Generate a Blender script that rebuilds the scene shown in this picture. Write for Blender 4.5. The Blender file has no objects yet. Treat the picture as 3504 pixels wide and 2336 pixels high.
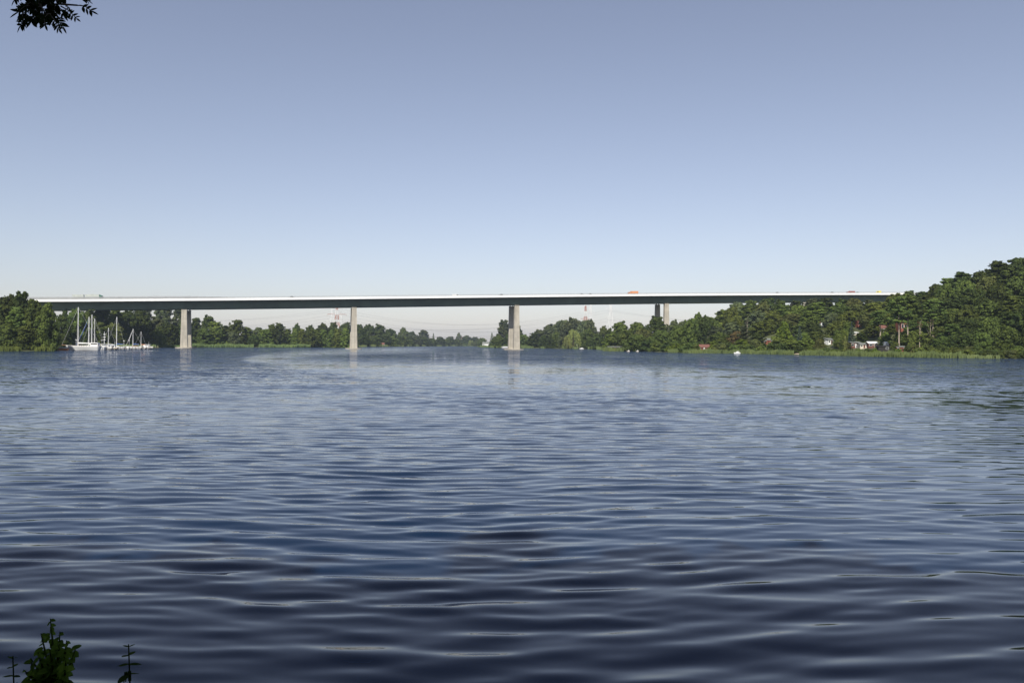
import bpy, math, random
import numpy as np
from mathutils import Vector, Matrix
R = math.radians
rnd = random.Random(7)
SC = bpy.context.scene
COL = SC.collection

# ------------------------------------------------------------------ camera
F, CX, CY = 2800.0, 1752.0, 1168.0
CAM_H = 4.2
rho, pit = 0.0066, 12 / 2800.0
c_right = Vector((math.cos(rho), 0, math.sin(rho)))
c_fwd = Vector((0, math.cos(pit), math.sin(pit)))
c_fwd = (c_fwd - c_right * c_fwd.dot(c_right)).normalized()
c_up = c_right.cross(c_fwd).normalized()
cam_d = bpy.data.cameras.new('camera'); cam = bpy.data.objects.new('camera', cam_d); COL.objects.link(cam)
cam.matrix_world = Matrix(((c_right.x, c_up.x, -c_fwd.x, 0), (c_right.y, c_up.y, -c_fwd.y, 0),
                           (c_right.z, c_up.z, -c_fwd.z, CAM_H), (0, 0, 0, 1)))
cam_d.sensor_width = 36; cam_d.lens = F / 3504 * 36
cam_d.clip_start = 0.05; cam_d.clip_end = 20000
SC.camera = cam
SC.render.resolution_x = 1024; SC.render.resolution_y = 682

# ------------------------------------------------------------------ sky, sun, exposure
SUN_EL, SUN_ROT = R(43), R(190)
w = bpy.data.worlds.new('World'); SC.world = w; w.use_nodes = True
nt = w.node_tree; nt.nodes.clear()
wo = nt.nodes.new('ShaderNodeOutputWorld'); bg = nt.nodes.new('ShaderNodeBackground')
sky = nt.nodes.new('ShaderNodeTexSky'); sky.sky_type = 'NISHITA'; sky.sun_disc = False
sky.sun_elevation = SUN_EL; sky.sun_rotation = SUN_ROT
sky.altitude = 0; sky.air_density = 1.0; sky.dust_density = 0.35; sky.ozone_density = 2.2
bg.inputs['Strength'].default_value = 0.083
wb = nt.nodes.new('ShaderNodeHueSaturation'); wb.inputs['Saturation'].default_value = .74
wm = nt.nodes.new('ShaderNodeMix'); wm.data_type = 'RGBA'; wm.blend_type = 'MULTIPLY'; wm.inputs[0].default_value = 1; wm.inputs[7].default_value = (1.06, .94, .99, 1)
nt.links.new(sky.outputs[0], wm.inputs[6]); nt.links.new(wm.outputs[2], wb.inputs['Color']); nt.links.new(wb.outputs[0], bg.inputs[0]); nt.links.new(bg.outputs[0], wo.inputs[0])
sd = bpy.data.lights.new('sun', 'SUN'); sun = bpy.data.objects.new('sun', sd); COL.objects.link(sun)
sd.energy = 4.1; sd.angle = R(0.53); sd.color = (1, 0.95, 0.86)
sv = Vector((math.sin(SUN_ROT) * math.cos(SUN_EL), math.cos(SUN_ROT) * math.cos(SUN_EL), math.sin(SUN_EL)))
sun.rotation_euler = sv.to_track_quat('Z', 'Y').to_euler()
SC.view_settings.view_transform = 'Standard'; SC.view_settings.look = 'None'
SC.view_settings.exposure = 0.45; SC.view_settings.gamma = 1

# ------------------------------------------------------------------ pixel -> place helpers
def P(x, y, D):
    d = c_fwd * F + c_right * (x - CX) - c_up * (y - CY)
    d = d * (D / d.y)
    return Vector((d.x, d.y, d.z + CAM_H))
def yh(x): return 1180 + rho * (x - CX)

# ------------------------------------------------------------------ materials
MATS = {}
def nn(t, k, **kw):
    n = t.nodes.new(k)
    for a, b in kw.items(): setattr(n, a, b)
    return n
def mat(name, col, rough=0.6, var=0.12, scale=2.0, metal=0.0, spec=0.4, bump=0.0, space='Object'):
    if name in MATS: return MATS[name]
    m = bpy.data.materials.new(name); m.use_nodes = True; t = m.node_tree
    b = t.nodes['Principled BSDF']
    tc = nn(t, 'ShaderNodeTexCoord'); no = nn(t, 'ShaderNodeTexNoise')
    no.inputs['Scale'].default_value = scale; no.inputs['Detail'].default_value = 6
    t.links.new(tc.outputs[space], no.inputs['Vector'])
    mx = nn(t, 'ShaderNodeMix', data_type='RGBA')
    lo = tuple(max(0, c * (1 - var)) for c in col) + (1,); hi = tuple(min(1, c * (1 + var)) for c in col) + (1,)
    mr = nn(t, 'ShaderNodeMapRange'); mr.inputs[1].default_value = .3; mr.inputs[2].default_value = .7
    t.links.new(no.outputs[0], mr.inputs[0]); t.links.new(mr.outputs[0], mx.inputs[0])
    mx.inputs[6].default_value = lo; mx.inputs[7].default_value = hi
    t.links.new(mx.outputs[2], b.inputs['Base Color'])
    b.inputs['Roughness'].default_value = rough; b.inputs['Metallic'].default_value = metal
    b.inputs['Specular IOR Level'].default_value = spec
    if bump:
        bp = nn(t, 'ShaderNodeBump'); bp.inputs['Strength'].default_value = bump; bp.inputs['Distance'].default_value = .05
        t.links.new(no.outputs[0], bp.inputs['Height']); t.links.new(bp.outputs[0], b.inputs['Normal'])
    MATS[name] = m; return m

def leaf_mat(name, col, var=0.35, trans=0.35, scale=0.35, hue=0.0):
    if name in MATS: return MATS[name]
    m = bpy.data.materials.new(name); m.use_nodes = True; t = m.node_tree; t.nodes.clear()
    out = nn(t, 'ShaderNodeOutputMaterial')
    tc = nn(t, 'ShaderNodeTexCoord'); no = nn(t, 'ShaderNodeTexNoise'); no.inputs['Scale'].default_value = scale
    no.inputs['Detail'].default_value = 5; t.links.new(tc.outputs['Object'], no.inputs['Vector'])
    oi = nn(t, 'ShaderNodeObjectInfo')
    mr = nn(t, 'ShaderNodeMapRange'); mr.inputs[1].default_value = .33; mr.inputs[2].default_value = .67
    t.links.new(no.outputs[0], mr.inputs[0])
    mx = nn(t, 'ShaderNodeMix', data_type='RGBA')
    mx.inputs[6].default_value = (col[0] * (1 - var), col[1] * (1 - var * .85), col[2] * (1 - var * .5), 1)
    mx.inputs[7].default_value = (col[0] * (1 + var * 1.2), col[1] * (1 + var), col[2] * (1 + var * .4), 1)
    t.links.new(mr.outputs[0], mx.inputs[0])
    # tree to tree differences
    hs = nn(t, 'ShaderNodeHueSaturation')
    m1 = nn(t, 'ShaderNodeMapRange'); m1.inputs[3].default_value = .485; m1.inputs[4].default_value = .515
    m2 = nn(t, 'ShaderNodeMapRange'); m2.inputs[3].default_value = .8; m2.inputs[4].default_value = 1.25
    t.links.new(oi.outputs['Random'], m1.inputs[0]); t.links.new(oi.outputs['Random'], m2.inputs[0])
    t.links.new(m1.outputs[0], hs.inputs['Hue']); t.links.new(m2.outputs[0], hs.inputs['Value'])
    t.links.new(mx.outputs[2], hs.inputs['Color'])
    df = nn(t, 'ShaderNodeBsdfDiffuse'); tr = nn(t, 'ShaderNodeBsdfTranslucent'); ms = nn(t, 'ShaderNodeMixShader')
    ms.inputs[0].default_value = trans
    t.links.new(hs.outputs[0], df.inputs[0]); t.links.new(hs.outputs[0], tr.inputs[0])
    t.links.new(df.outputs[0], ms.inputs[1]); t.links.new(tr.outputs[0], ms.inputs[2]); t.links.new(ms.outputs[0], out.inputs[0])
    MATS[name] = m; return m

LEAF = {
    'dark green': leaf_mat('leaf_dark', (.072, .096, .030)),
    'mid green': leaf_mat('leaf_mid', (.108, .142, .040)),
    'fresh green': leaf_mat('leaf_fresh', (.144, .182, .046)),
    'bright green': leaf_mat('leaf_bright', (.14, .19, .034)),
    'grey green': leaf_mat('leaf_grey', (.120, .145, .072)),
    'pale yellow green': leaf_mat('leaf_willow', (.26, .29, .10), var=.25),
    'olive': leaf_mat('leaf_olive', (.125, .138, .048)),
    'blue green': leaf_mat('leaf_blue', (.075, .105, .085)),
    'brown green': leaf_mat('leaf_brown', (.12, .085, .04)),
}
bark = mat('bark', (.10, .08, .06), .9, .3, 3)
bark_pale = mat('bark_pale', (.34, .28, .22), .85, .25, 2)
white = mat('white_paint', (.8, .8, .78), .35, .05, 1.5)
cream = mat('cream_paint', (.62, .56, .45), .5, .08, 2)
navy = mat('navy_paint', (.02, .03, .07), .3, .1)
bluec = mat('blue_canvas', (.05, .11, .32), .7, .15)
wood = mat('teak_wood', (.33, .17, .08), .55, .25, 4)
glass = mat('dark_glass', (.02, .025, .03), .08, .1, spec=.8)
alu = mat('aluminium', (.72, .72, .72), .35, .06, metal=.0)
rubber = mat('rubber', (.02, .02, .02), .8)
redp = mat('red_paint', (.30, .07, .045), .5, .15)
orangep = mat('orange_paint', (.64, .27, .12), .5, .08)
yellowp = mat('yellow_paint', (.8, .68, .09), .45, .06)
darkp = mat('dark_car_paint', (.03, .035, .04), .3, .1)
greenp = mat('green_paint', (.06, .17, .12), .4, .1)
tarp = mat('pale_tarpaulin', (.44, .47, .43), .6, .16, 1.2)
postm = mat('weathered_post', (.30, .25, .19), .9, .3, 3)
brick = mat('red_brick', (.25, .085, .055), .85, .25, 5)
rooft = mat('roof_tile', (.17, .075, .055), .8, .25, 5)
roofg = mat('roof_felt', (.17, .18, .16), .85, .25, 3)
blackw = mat('black_stained_wood', (.025, .022, .02), .8, .3, 3)
brownw = mat('brown_stained_wood', (.13, .05, .035), .8, .3, 3)

def concrete_mat():
    m = mat('concrete', (.40, .365, .30), .9, .14, .25, bump=.2)
    t = m.node_tree; b = t.nodes['Principled BSDF']
    # horizontal formwork joints and vertical rain streaks
    tc = nn(t, 'ShaderNodeTexCoord'); mp = nn(t, 'ShaderNodeMapping'); mp.inputs['Scale'].default_value = (1.2, 1.2, .06)
    st = nn(t, 'ShaderNodeTexNoise'); st.inputs['Scale'].default_value = 1.0; st.inputs['Detail'].default_value = 5
    t.links.new(tc.outputs['Object'], mp.inputs[0]); t.links.new(mp.outputs[0], st.inputs['Vector'])
    sp = nn(t, 'ShaderNodeSeparateXYZ'); t.links.new(tc.outputs['Object'], sp.inputs[0])
    md = nn(t, 'ShaderNodeMath', operation='PINGPONG'); md.inputs[1].default_value = 1.25; t.links.new(sp.outputs[2], md.inputs[0])
    gt = nn(t, 'ShaderNodeMapRange'); gt.inputs[1].default_value = 0; gt.inputs[2].default_value = .12; gt.inputs[3].default_value = .82; gt.inputs[4].default_value = 1
    t.links.new(md.outputs[0], gt.inputs[0])
    sr = nn(t, 'ShaderNodeMapRange'); sr.inputs[1].default_value = .3; sr.inputs[2].default_value = .7; sr.inputs[3].default_value = .8; sr.inputs[4].default_value = 1.12
    t.links.new(st.outputs[0], sr.inputs[0])
    mu = nn(t, 'ShaderNodeMath', operation='MULTIPLY'); t.links.new(gt.outputs[0], mu.inputs[0]); t.links.new(sr.outputs[0], mu.inputs[1])
    vm = nn(t, 'ShaderNodeVectorMath', operation='SCALE')
    src = b.inputs['Base Color'].links[0].from_socket
    t.links.new(src, vm.inputs[0]); t.links.new(mu.outputs[0], vm.inputs['Scale']); t.links.new(vm.outputs[0], b.inputs['Base Color'])
    return m
concrete = concrete_mat()
girder_m = mat('green_steel_girder', (.085, .115, .08), .6, .22, .09)
fascia_m = mat('white_fascia', (.8, .8, .78), .6, .07, .35)
rail_m = mat('galvanised_steel', (.38, .39, .39), .5, .1)
asphalt = mat('asphalt', (.05, .05, .05), .9, .15)
def screen_mat():
    m = bpy.data.materials.new('wind_screen_glass'); m.use_nodes = True; t = m.node_tree
    b = t.nodes['Principled BSDF']; out = t.nodes['Material Output']
    tc = nn(t, 'ShaderNodeTexCoord'); no = nn(t, 'ShaderNodeTexNoise'); no.inputs['Scale'].default_value = .12
    t.links.new(tc.outputs['Object'], no.inputs['Vector'])
    cr = nn(t, 'ShaderNodeMapRange'); cr.inputs[3].default_value = .26; cr.inputs[4].default_value = .42
    t.links.new(no.outputs[0], cr.inputs[0])
    cb = nn(t, 'ShaderNodeCombineColor'); 
    for i in range(3): t.links.new(cr.outputs[0], cb.inputs[i])
    t.links.new(cb.outputs[0], b.inputs['Base Color']); b.inputs['Roughness'].default_value = .4
    tp = nn(t, 'ShaderNodeBsdfTransparent'); ms = nn(t, 'ShaderNodeMixShader'); ms.inputs[0].default_value = .72
    t.links.new(tp.outputs[0], ms.inputs[1]); t.links.new(b.outputs[0], ms.inputs[2]); t.links.new(ms.outputs[0], out.inputs[0])
    return m
screen_m = screen_mat()

# ------------------------------------------------------------------ object helpers
def tag(o, label=None, cat=None, group=None, kind=None):
    if label: o['label'] = label
    if cat: o['category'] = cat
    if group: o['group'] = group
    if kind: o['kind'] = kind
    return o
def thing(name, label, cat, loc, rz=0.0, group=None, scale=1.0):
    o = bpy.data.objects.new(name, None); COL.objects.link(o); o.empty_display_size = .3
    o.location = loc; o.rotation_euler = (0, 0, rz)
    o.scale = (scale,) * 3 if not isinstance(scale, tuple) else scale
    return tag(o, label, cat, group)
class MB:
    def __init__(s): s.v = []; s.f = []; s.m = []
    def face(s, pts, mi=0):
        n = len(s.v); s.v += [tuple(p) for p in pts]; s.f.append(tuple(range(n, n + len(pts)))); s.m.append(mi); return s
    def box(s, x0, x1, y0, y1, z0, z1, mi=0, top=None):
        # top=(sx,sy) shrinks the upper face
        tx, ty = (0, 0) if top is None else top
        n = len(s.v)
        s.v += [(x0, y0, z0), (x1, y0, z0), (x1, y1, z0), (x0, y1, z0),
                (x0 + tx, y0 + ty, z1), (x1 - tx, y0 + ty, z1), (x1 - tx, y1 - ty, z1), (x0 + tx, y1 - ty, z1)]
        for q in ((0, 3, 2, 1), (4, 5, 6, 7), (0, 1, 5, 4), (1, 2, 6, 5), (2, 3, 7, 6), (3, 0, 4, 7)):
            s.f.append(tuple(n + i for i in q)); s.m.append(mi)
        return s
    def tube(s, pts, rad, seg=6, mi=0):
        pts = [Vector(p) for p in pts]
        if not isinstance(rad, (list, tuple)): rad = [rad] * len(pts)
        rings = []
        for i, p in enumerate(pts):
            d = (pts[min(i + 1, len(pts) - 1)] - pts[max(i - 1, 0)]).normalized()
            a = d.cross(Vector((0, 0, 1)) if abs(d.z) < .9 else Vector((1, 0, 0))).normalized(); b = d.cross(a)
            n = len(s.v); rings.append(n)
            for k in range(seg):
                t = 2 * math.pi * k / seg; s.v.append(tuple(p + (a * math.cos(t) + b * math.sin(t)) * rad[i]))
        for i in range(len(rings) - 1):
            for k in range(seg):
                k2 = (k + 1) % seg
                s.f.append((rings[i] + k, rings[i] + k2, rings[i + 1] + k2, rings[i + 1] + k)); s.m.append(mi)
        s.f.append(tuple(rings[0] + k for k in range(seg))); s.m.append(mi)
        s.f.append(tuple(rings[-1] + k for k in reversed(range(seg)))); s.m.append(mi)
        return s
    def prism(s, prof, y0, y1, mi=0):
        # prof: list of (x,z); extruded along y
        n = len(s.v); k = len(prof)
        s.v += [(x, y0, z) for x, z in prof] + [(x, y1, z) for x, z in prof]
        s.f.append(tuple(n + i for i in range(k))); s.f.append(tuple(n + k + i for i in reversed(range(k)))); s.m += [mi, mi]
        for i in range(k):
            j = (i + 1) % k; s.f.append((n + i, n + k + i, n + k + j, n + j)); s.m.append(mi)
        return s
    def mesh(s, name, mats, smooth=False):
        me = bpy.data.meshes.new(name); me.from_pydata(s.v, [], s.f)
        for m in (mats if isinstance(mats, (list, tuple)) else [mats]): me.materials.append(m)
        me.polygons.foreach_set('material_index', s.m)
        if smooth: me.polygons.foreach_set('use_smooth', [True] * len(s.f))
        me.update(); return me
    def build(s, name, mats, parent=None, smooth=False):
        o = bpy.data.objects.new(name, s.mesh(name, mats, smooth)); COL.objects.link(o); o.parent = parent; return o

# ------------------------------------------------------------------ shoreline and terrain
def px(x, D): return ((x - CX) / F * D, D)
LAKE = [(30, 6.5), (-30, 6.5), (-90, 12), (-200, 60), (-300, 160), (-290, 290),
        px(-150, 352), px(0, 361), px(100, 366), px(185, 376), px(205, 420), px(225, 490), px(300, 570), px(420, 625),
        px(540, 665), px(620, 710), px(690, 784), px(850, 830), px(1000, 865), px(1160, 980), px(1250, 1150), px(1400, 1610),
        px(1500, 1900), px(1600, 2300), px(1630, 2200), px(1636, 1500), px(1642, 1350), px(1665, 1250), px(1700, 1110),
        px(1800, 1090), px(1880, 1020), px(1960, 964), px(2030, 930), px(2058, 800), px(2062, 650), px(2075, 620), px(2200, 600),
        px(2340, 496), px(2550, 476), px(2700, 421), px(2900, 392), px(3100, 352), px(3300, 338), px(3440, 328), px(3504, 323),
        px(3700, 300), (240, 180), (200, 60), (100, 12)]
LA = np.array(LAKE, float)
def sdist(x, y):
    x = np.atleast_1d(np.asarray(x, float)); y = np.atleast_1d(np.asarray(y, float))
    best = np.full(x.shape, 1e18); ins = np.zeros(x.shape, bool)
    for i in range(len(LA)):
        a = LA[i]; b = LA[(i + 1) % len(LA)]; d = b - a
        t = np.clip(((x - a[0]) * d[0] + (y - a[1]) * d[1]) / (d @ d), 0, 1)
        best = np.minimum(best, (x - a[0] - t * d[0]) ** 2 + (y - a[1] - t * d[1]) ** 2)
        c = ((a[1] > y) != (b[1] > y))
        with np.errstate(divide='ignore', invalid='ignore'):
            ins ^= c & (x < (b[0] - a[0]) * (y - a[1]) / (b[1] - a[1] if b[1] != a[1] else 1e-9) + a[0])
    return np.where(ins, -1, 1) * np.sqrt(best)
AX = [-4000, -1752, -1550, -1300, -900, -500, -200, -110, 0, 250, 450, 620, 780, 1000, 1300, 1700, 2500, 6000]
AH = [6, 4, 5, 5, 4, 8, 12, 8, 3, 4, 6, 10, 18, 22, 24, 27, 25, 10]
def ground(x, y):
    x = np.atleast_1d(np.asarray(x, float)); y = np.atleast_1d(np.asarray(y, float))
    d = sdist(x, y); u = np.where(y > 20, x / np.maximum(y, 20) * F, np.sign(x) * 6000)
    A = np.interp(u, AX, AH)
    def ss(t): t = np.clip(t, 0, 1); return t * t * (3 - 2 * t)
    land = .05 + np.minimum(d, 12) * .07 + A * ss((d - 8) / 130) + 1.2 * ss(d / 80) * np.sin(x * .021 + 1) * np.cos(y * .017)
    land += 12 * ss((d - 400) / 1500)
    near = (y < 14) & (np.abs(x) < 70)
    land = np.where(near, 2.6 * ss(d / 5.0) + .05 * np.sin(x * 2.1) * np.sin(y * 1.7), land)
    lake = np.maximum(-3, d * .25) - .08
    return np.where(d > 0, land, lake)
def gz(x, y): return float(ground(x, y)[0])

def polar_mesh(name, angs, rads, zf, matl, close=True):
    a, r = np.meshgrid(angs, rads); X = r * np.sin(a); Y = r * np.cos(a); Z = zf(X.ravel(), Y.ravel())
    co = np.stack([X.ravel(), Y.ravel(), Z], 1).astype(np.float32)
    na, nr = len(angs), len(rads)
    i, j = np.meshgrid(np.arange(na - (0 if close else 1)), np.arange(nr - 1)); i2 = (i + 1) % na
    q = np.stack([j * na + i, j * na + i2, (j + 1) * na + i2, (j + 1) * na + i], -1).reshape(-1, 4)[:, ::-1]
    me = bpy.data.meshes.new(name); me.vertices.add(len(co)); me.vertices.foreach_set('co', co.ravel())
    me.loops.add(q.size); me.loops.foreach_set('vertex_index', q.ravel().astype(np.int32))
    me.polygons.add(len(q)); me.polygons.foreach_set('loop_start', np.arange(0, q.size, 4, dtype=np.int32))
    me.polygons.foreach_set('use_smooth', np.ones(len(q), bool))
    me.update(calc_edges=True); me.validate(); me.materials.append(matl)
    o = bpy.data.objects.new(name, me); COL.objects.link(o); return o, co

gm = mat('ground_soil_grass', (.075, .085, .03), .95, .4, .08, space='Object')
angs = np.concatenate([np.linspace(R(-40), R(40), 420), np.linspace(R(40), R(320), 70)[1:-1]])
rads = np.concatenate([np.linspace(.5, 12, 24), np.geomspace(13, 200, 30), np.linspace(205, 1300, 170), np.geomspace(1330, 9000, 30)])
g, _ = polar_mesh('ground', angs, rads, lambda x, y: ground(x, y), gm); tag(g, kind='structure', label='green grassy land around the lake')

# ------------------------------------------------------------------ water
def water_mat():
    m = bpy.data.materials.new('lake_water'); m.use_nodes = True; t = m.node_tree; b = t.nodes['Principled BSDF']
    b.inputs['Base Color'].default_value = (.004, .016, .042, 1); b.inputs['Roughness'].default_value = .04
    b.inputs['IOR'].default_value = 1.333; b.inputs['Specular IOR Level'].default_value = .5
    geo = nn(t, 'ShaderNodeNewGeometry'); at = nn(t, 'ShaderNodeAttribute', attribute_name='ripple')
    sp = nn(t, 'ShaderNodeSeparateXYZ'); t.links.new(geo.outputs['Position'], sp.inputs[0])
    # small wind ripples: two layers of slope noise, long crests across the wind
    acc = None
    for (sx, sy, det, amp, off) in ((.33, .95, 4, 1.0, 0), (1.6, 4.4, 3, .8, 37), (.07, .26, 4, .7, 11)):
        mp = nn(t, 'ShaderNodeMapping'); mp.inputs['Scale'].default_value = (sx, sy, 1); mp.inputs['Location'].default_value = (off, off, off)
        mp.inputs['Rotation'].default_value = (0, 0, R(4))
        t.links.new(geo.outputs['Position'], mp.inputs[0])
        no = nn(t, 'ShaderNodeTexNoise'); no.inputs['Scale'].default_value = 1; no.inputs['Detail'].default_value = det
        t.links.new(mp.outputs[0], no.inputs['Vector'])
        s = nn(t, 'ShaderNodeVectorMath', operation='SUBTRACT'); s.inputs[1].default_value = (.5, .5, .5); t.links.new(no.outputs['Color'], s.inputs[0])
        k = nn(t, 'ShaderNodeVectorMath', operation='MULTIPLY'); k.inputs[1].default_value = (amp * .75, amp, 0); t.links.new(s.outputs[0], k.inputs[0])
        if acc is None: acc = k
        else:
            ad = nn(t, 'ShaderNodeVectorMath', operation='ADD'); t.links.new(acc.outputs[0], ad.inputs[0]); t.links.new(k.outputs[0], ad.inputs[1]); acc = ad
    bi = nn(t, 'ShaderNodeVectorMath', operation='ADD'); bi.inputs[1].default_value = (0, -.085, 0); t.links.new(acc.outputs[0], bi.inputs[0]); acc = bi   # ripples lean down wind
    sc = nn(t, 'ShaderNodeVectorMath', operation='SCALE'); t.links.new(acc.outputs[0], sc.inputs[0]); t.links.new(at.outputs['Fac'], sc.inputs['Scale'])
    ad = nn(t, 'ShaderNodeVectorMath', operation='ADD'); t.links.new(geo.outputs['Normal'], ad.inputs[0]); t.links.new(sc.outputs[0], ad.inputs[1])
    nm = nn(t, 'ShaderNodeVectorMath', operation='NORMALIZE'); t.links.new(ad.outputs[0], nm.inputs[0]); t.links.new(nm.outputs[0], b.inputs['Normal'])
    return m
rw = np.random.RandomState(3)
comps = []
for k in range(70):
    lam = 0.36 * (5.2 ** (rw.rand() ** 1.15)); th = rw.normal(0, .21) + .03
    kk = 2 * math.pi / lam
    amp = 0.0022 * min(lam, 1.2) ** 1.0 * (0.6 + .8 * rw.rand()) * (1.0 if lam > .6 else .55)
    comps.append((kk * math.sin(th), kk * math.cos(th), amp, rw.rand() * 6.283, lam))
def wave(x, y):
    r = np.hypot(x, y); z = np.zeros_like(x)
    near = r < 180
    xs, ys, rs = x[near], y[near], r[near]
    xw = xs + .5 * np.sin(ys * .21 + 1) + .3 * np.sin(xs * .13); yw = ys + .35 * np.sin(xs * .17 + 2) + .22 * np.sin(xs * .43 + ys * .11)
    zz = np.zeros_like(xs)
    for kx, ky, a, p, lam in comps:
        zz += a * np.sin(kx * xw + ky * yw + p)
    env = .8 + .35 * np.sin(xs * .11 + ys * .05 + 1.3) * np.sin(ys * .08 - xs * .03)
    z[near] = zz * env * np.clip((180 - rs) / 80, 0, 1)
    return z
angs = np.concatenate([np.linspace(R(-35), R(35), 520), np.linspace(R(35), R(325), 40)[1:-1]])
rads = np.concatenate([np.arange(3.5, 45, .055), np.arange(45, 75, .11), np.arange(75.1, 120, .22), np.geomspace(120.2, 180, 200), np.geomspace(181, 700, 130), np.geomspace(710, 9000, 50)])
wat, wco = polar_mesh('water', angs, rads, wave, water_mat()); tag(wat, kind='structure', label='rippled blue lake water')
# how strongly the wind roughens each patch of the lake
X, Y = wco[:, 0].astype(float), wco[:, 1].astype(float); r = np.hypot(X, Y)
Ys = np.maximum(Y, 1); U = X / Ys * F + CX; V = 1180 + rho * (U - CX) + CAM_H * F / Ys
def sg(t): return 1 / (1 + np.exp(-np.clip(t, -30, 30)))
base = np.interp(np.log(r), np.log([5, 20, 45, 80, 130, 250, 500, 900, 3000]), [.03, .06, .11, .24, .9, 1.9, 2.4, 2.6, 2.6])
calm = np.zeros_like(X)
# smooth tongue of water curving in from the far channel
cy = np.interp(U, [700, 880, 1000, 1400, 1900, 2400, 3000, 3504], [1226, 1232, 1248, 1272, 1290, 1310, 1325, 1340])
hw = np.interp(U, [700, 880, 1000, 1400, 1900, 2400, 3000, 3504], [2, 8, 20, 34, 48, 50, 50, 50])
calm += sg((hw - np.abs(V - cy)) / 5) * sg((U - 830) / 20)
cy2 = np.interp(U, [850, 1000, 1212, 1500], [1228, 1212, 1201, 1195]); calm += sg((12 - np.abs(V - cy2)) / 3) * sg((U - 850) / 15) * sg((1500 - U) / 40)
calm *= sg((2850 - U) / 150)
gust = sg((26 - np.abs(V - np.interp(U, [600, 1300, 1600], [1300, 1312, 1345]))) / 7) * sg((1560 - U) / 60) * sg((U - 500) / 150)
rip = base * (1 - .84 * np.clip(calm, 0, 1)) * (1 + .55 * gust)
rip *= 1 + .18 * np.sin(X * .031 + Y * .012) * np.sin(Y * .043 - X * .01 + 1)
rip *= 1 - .85 * sg((U - 2950) / 130) * sg((V - 1325) / 15)
at = wat.data.attributes.new('ripple', 'FLOAT', 'POINT'); at.data.foreach_set('value', rip.astype(np.float32))

# ------------------------------------------------------------------ foliage meshes
def leaves_mesh(name, centers, radii, per, size, flat=.75, seed=0, upb=.25, aspect=.6, droop=0.0):
    rs = np.random.RandomState(seed); C = []; N = []; S = []
    for (c, rl) in zip(centers, radii):
        d = rs.normal(size=(per, 3)); d /= np.linalg.norm(d, axis=1)[:, None]
        d[:, 2] = np.where(rs.rand(per) < .3, np.abs(d[:, 2]), d[:, 2])
        rr = rl * (.55 + .5 * rs.rand(per) ** .6)
        bump = 1 + .18 * np.sin(d[:, 0] * 5 + seed) * np.sin(d[:, 1] * 6 + c[2])
        p = d * (rr * bump)[:, None]; p[:, 2] *= flat
        C.append(np.array(c) + p); nrm = d.copy(); nrm[:, 2] = nrm[:, 2] + upb; N.append(nrm); S.append(np.full(per, size) * (.6 + .8 * rs.rand(per)))
    C = np.concatenate(C); N = np.concatenate(N); S = np.concatenate(S)
    n = len(C); N += rs.normal(size=(n, 3)) * .35; N /= np.linalg.norm(N, axis=1)[:, None]
    a = rs.normal(size=(n, 3)); a[:, 2] -= droop * 2; a -= (a * N).sum(1)[:, None] * N * .6; a /= np.linalg.norm(a, axis=1)[:, None]
    b = np.cross(N, a) + rs.normal(size=(n, 3)) * .3; b /= np.linalg.norm(b, axis=1)[:, None]
    j = lambda: (.75 + .5 * rs.rand(n))[:, None]
    sa = (S[:, None] * a); sb = (S[:, None] * aspect * b)
    V4 = np.stack([C - sa * j(), C - sb * j() + sa * .15, C + sa * j(), C + sb * j() - sa * .1], 1)
    gn = np.cross(V4[:, 2] - V4[:, 0], V4[:, 3] - V4[:, 1]); fl_ = (gn * N).sum(1) < 0; V4[fl_] = V4[fl_][:, ::-1]; V4 = V4.reshape(-1, 3)
    me = bpy.data.meshes.new(name); me.vertices.add(4 * n); me.vertices.foreach_set('co', V4.astype(np.float32).ravel())
    me.loops.add(4 * n); me.loops.foreach_set('vertex_index', np.arange(4 * n, dtype=np.int32))
    me.polygons.add(n); me.polygons.foreach_set('loop_start', np.arange(0, 4 * n, 4, dtype=np.int32))
    me.update(calc_edges=True)
    me.polygons.foreach_set('use_smooth', np.ones(n, bool))
    me.normals_split_custom_set(np.repeat(N, 4, axis=0).astype(np.float32))
    me.materials.append(None)
    return me
def trunk_mesh(name, H, r0, lean=0.0, limbs=7, reach=3.0, t0=.3, seed=0, top=.8):
    rs = random.Random(seed); mb = MB(); pts = []; rad = []
    for i in range(7):
        t = i / 6 * top; pts.append((lean * t * H + rs.uniform(-.1, .1) * t * 2, rs.uniform(-.1, .1) * t * 2, t * H)); rad.append(r0 * (1 - .85 * t) * (1.35 if i == 0 else 1))
    mb.tube(pts, rad, 7)
    for k in range(limbs):
        t = t0 + (top - t0) * (k + .5) / limbs; a = rs.uniform(0, 6.28); L = reach * (1 - .5 * t) * rs.uniform(.7, 1.1)
        p0 = Vector((lean * t * H, 0, t * H)); p1 = p0 + Vector((math.cos(a), math.sin(a), .55)) * L * .5; p2 = p0 + Vector((math.cos(a), math.sin(a), .7)) * L
        mb.tube([p0, p1, p2], [r0 * .35 * (1.1 - t), r0 * .22 * (1.1 - t), r0 * .06], 5)
    me = mb.mesh(name, bark, True)
    return me
PROTO = {}
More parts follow.
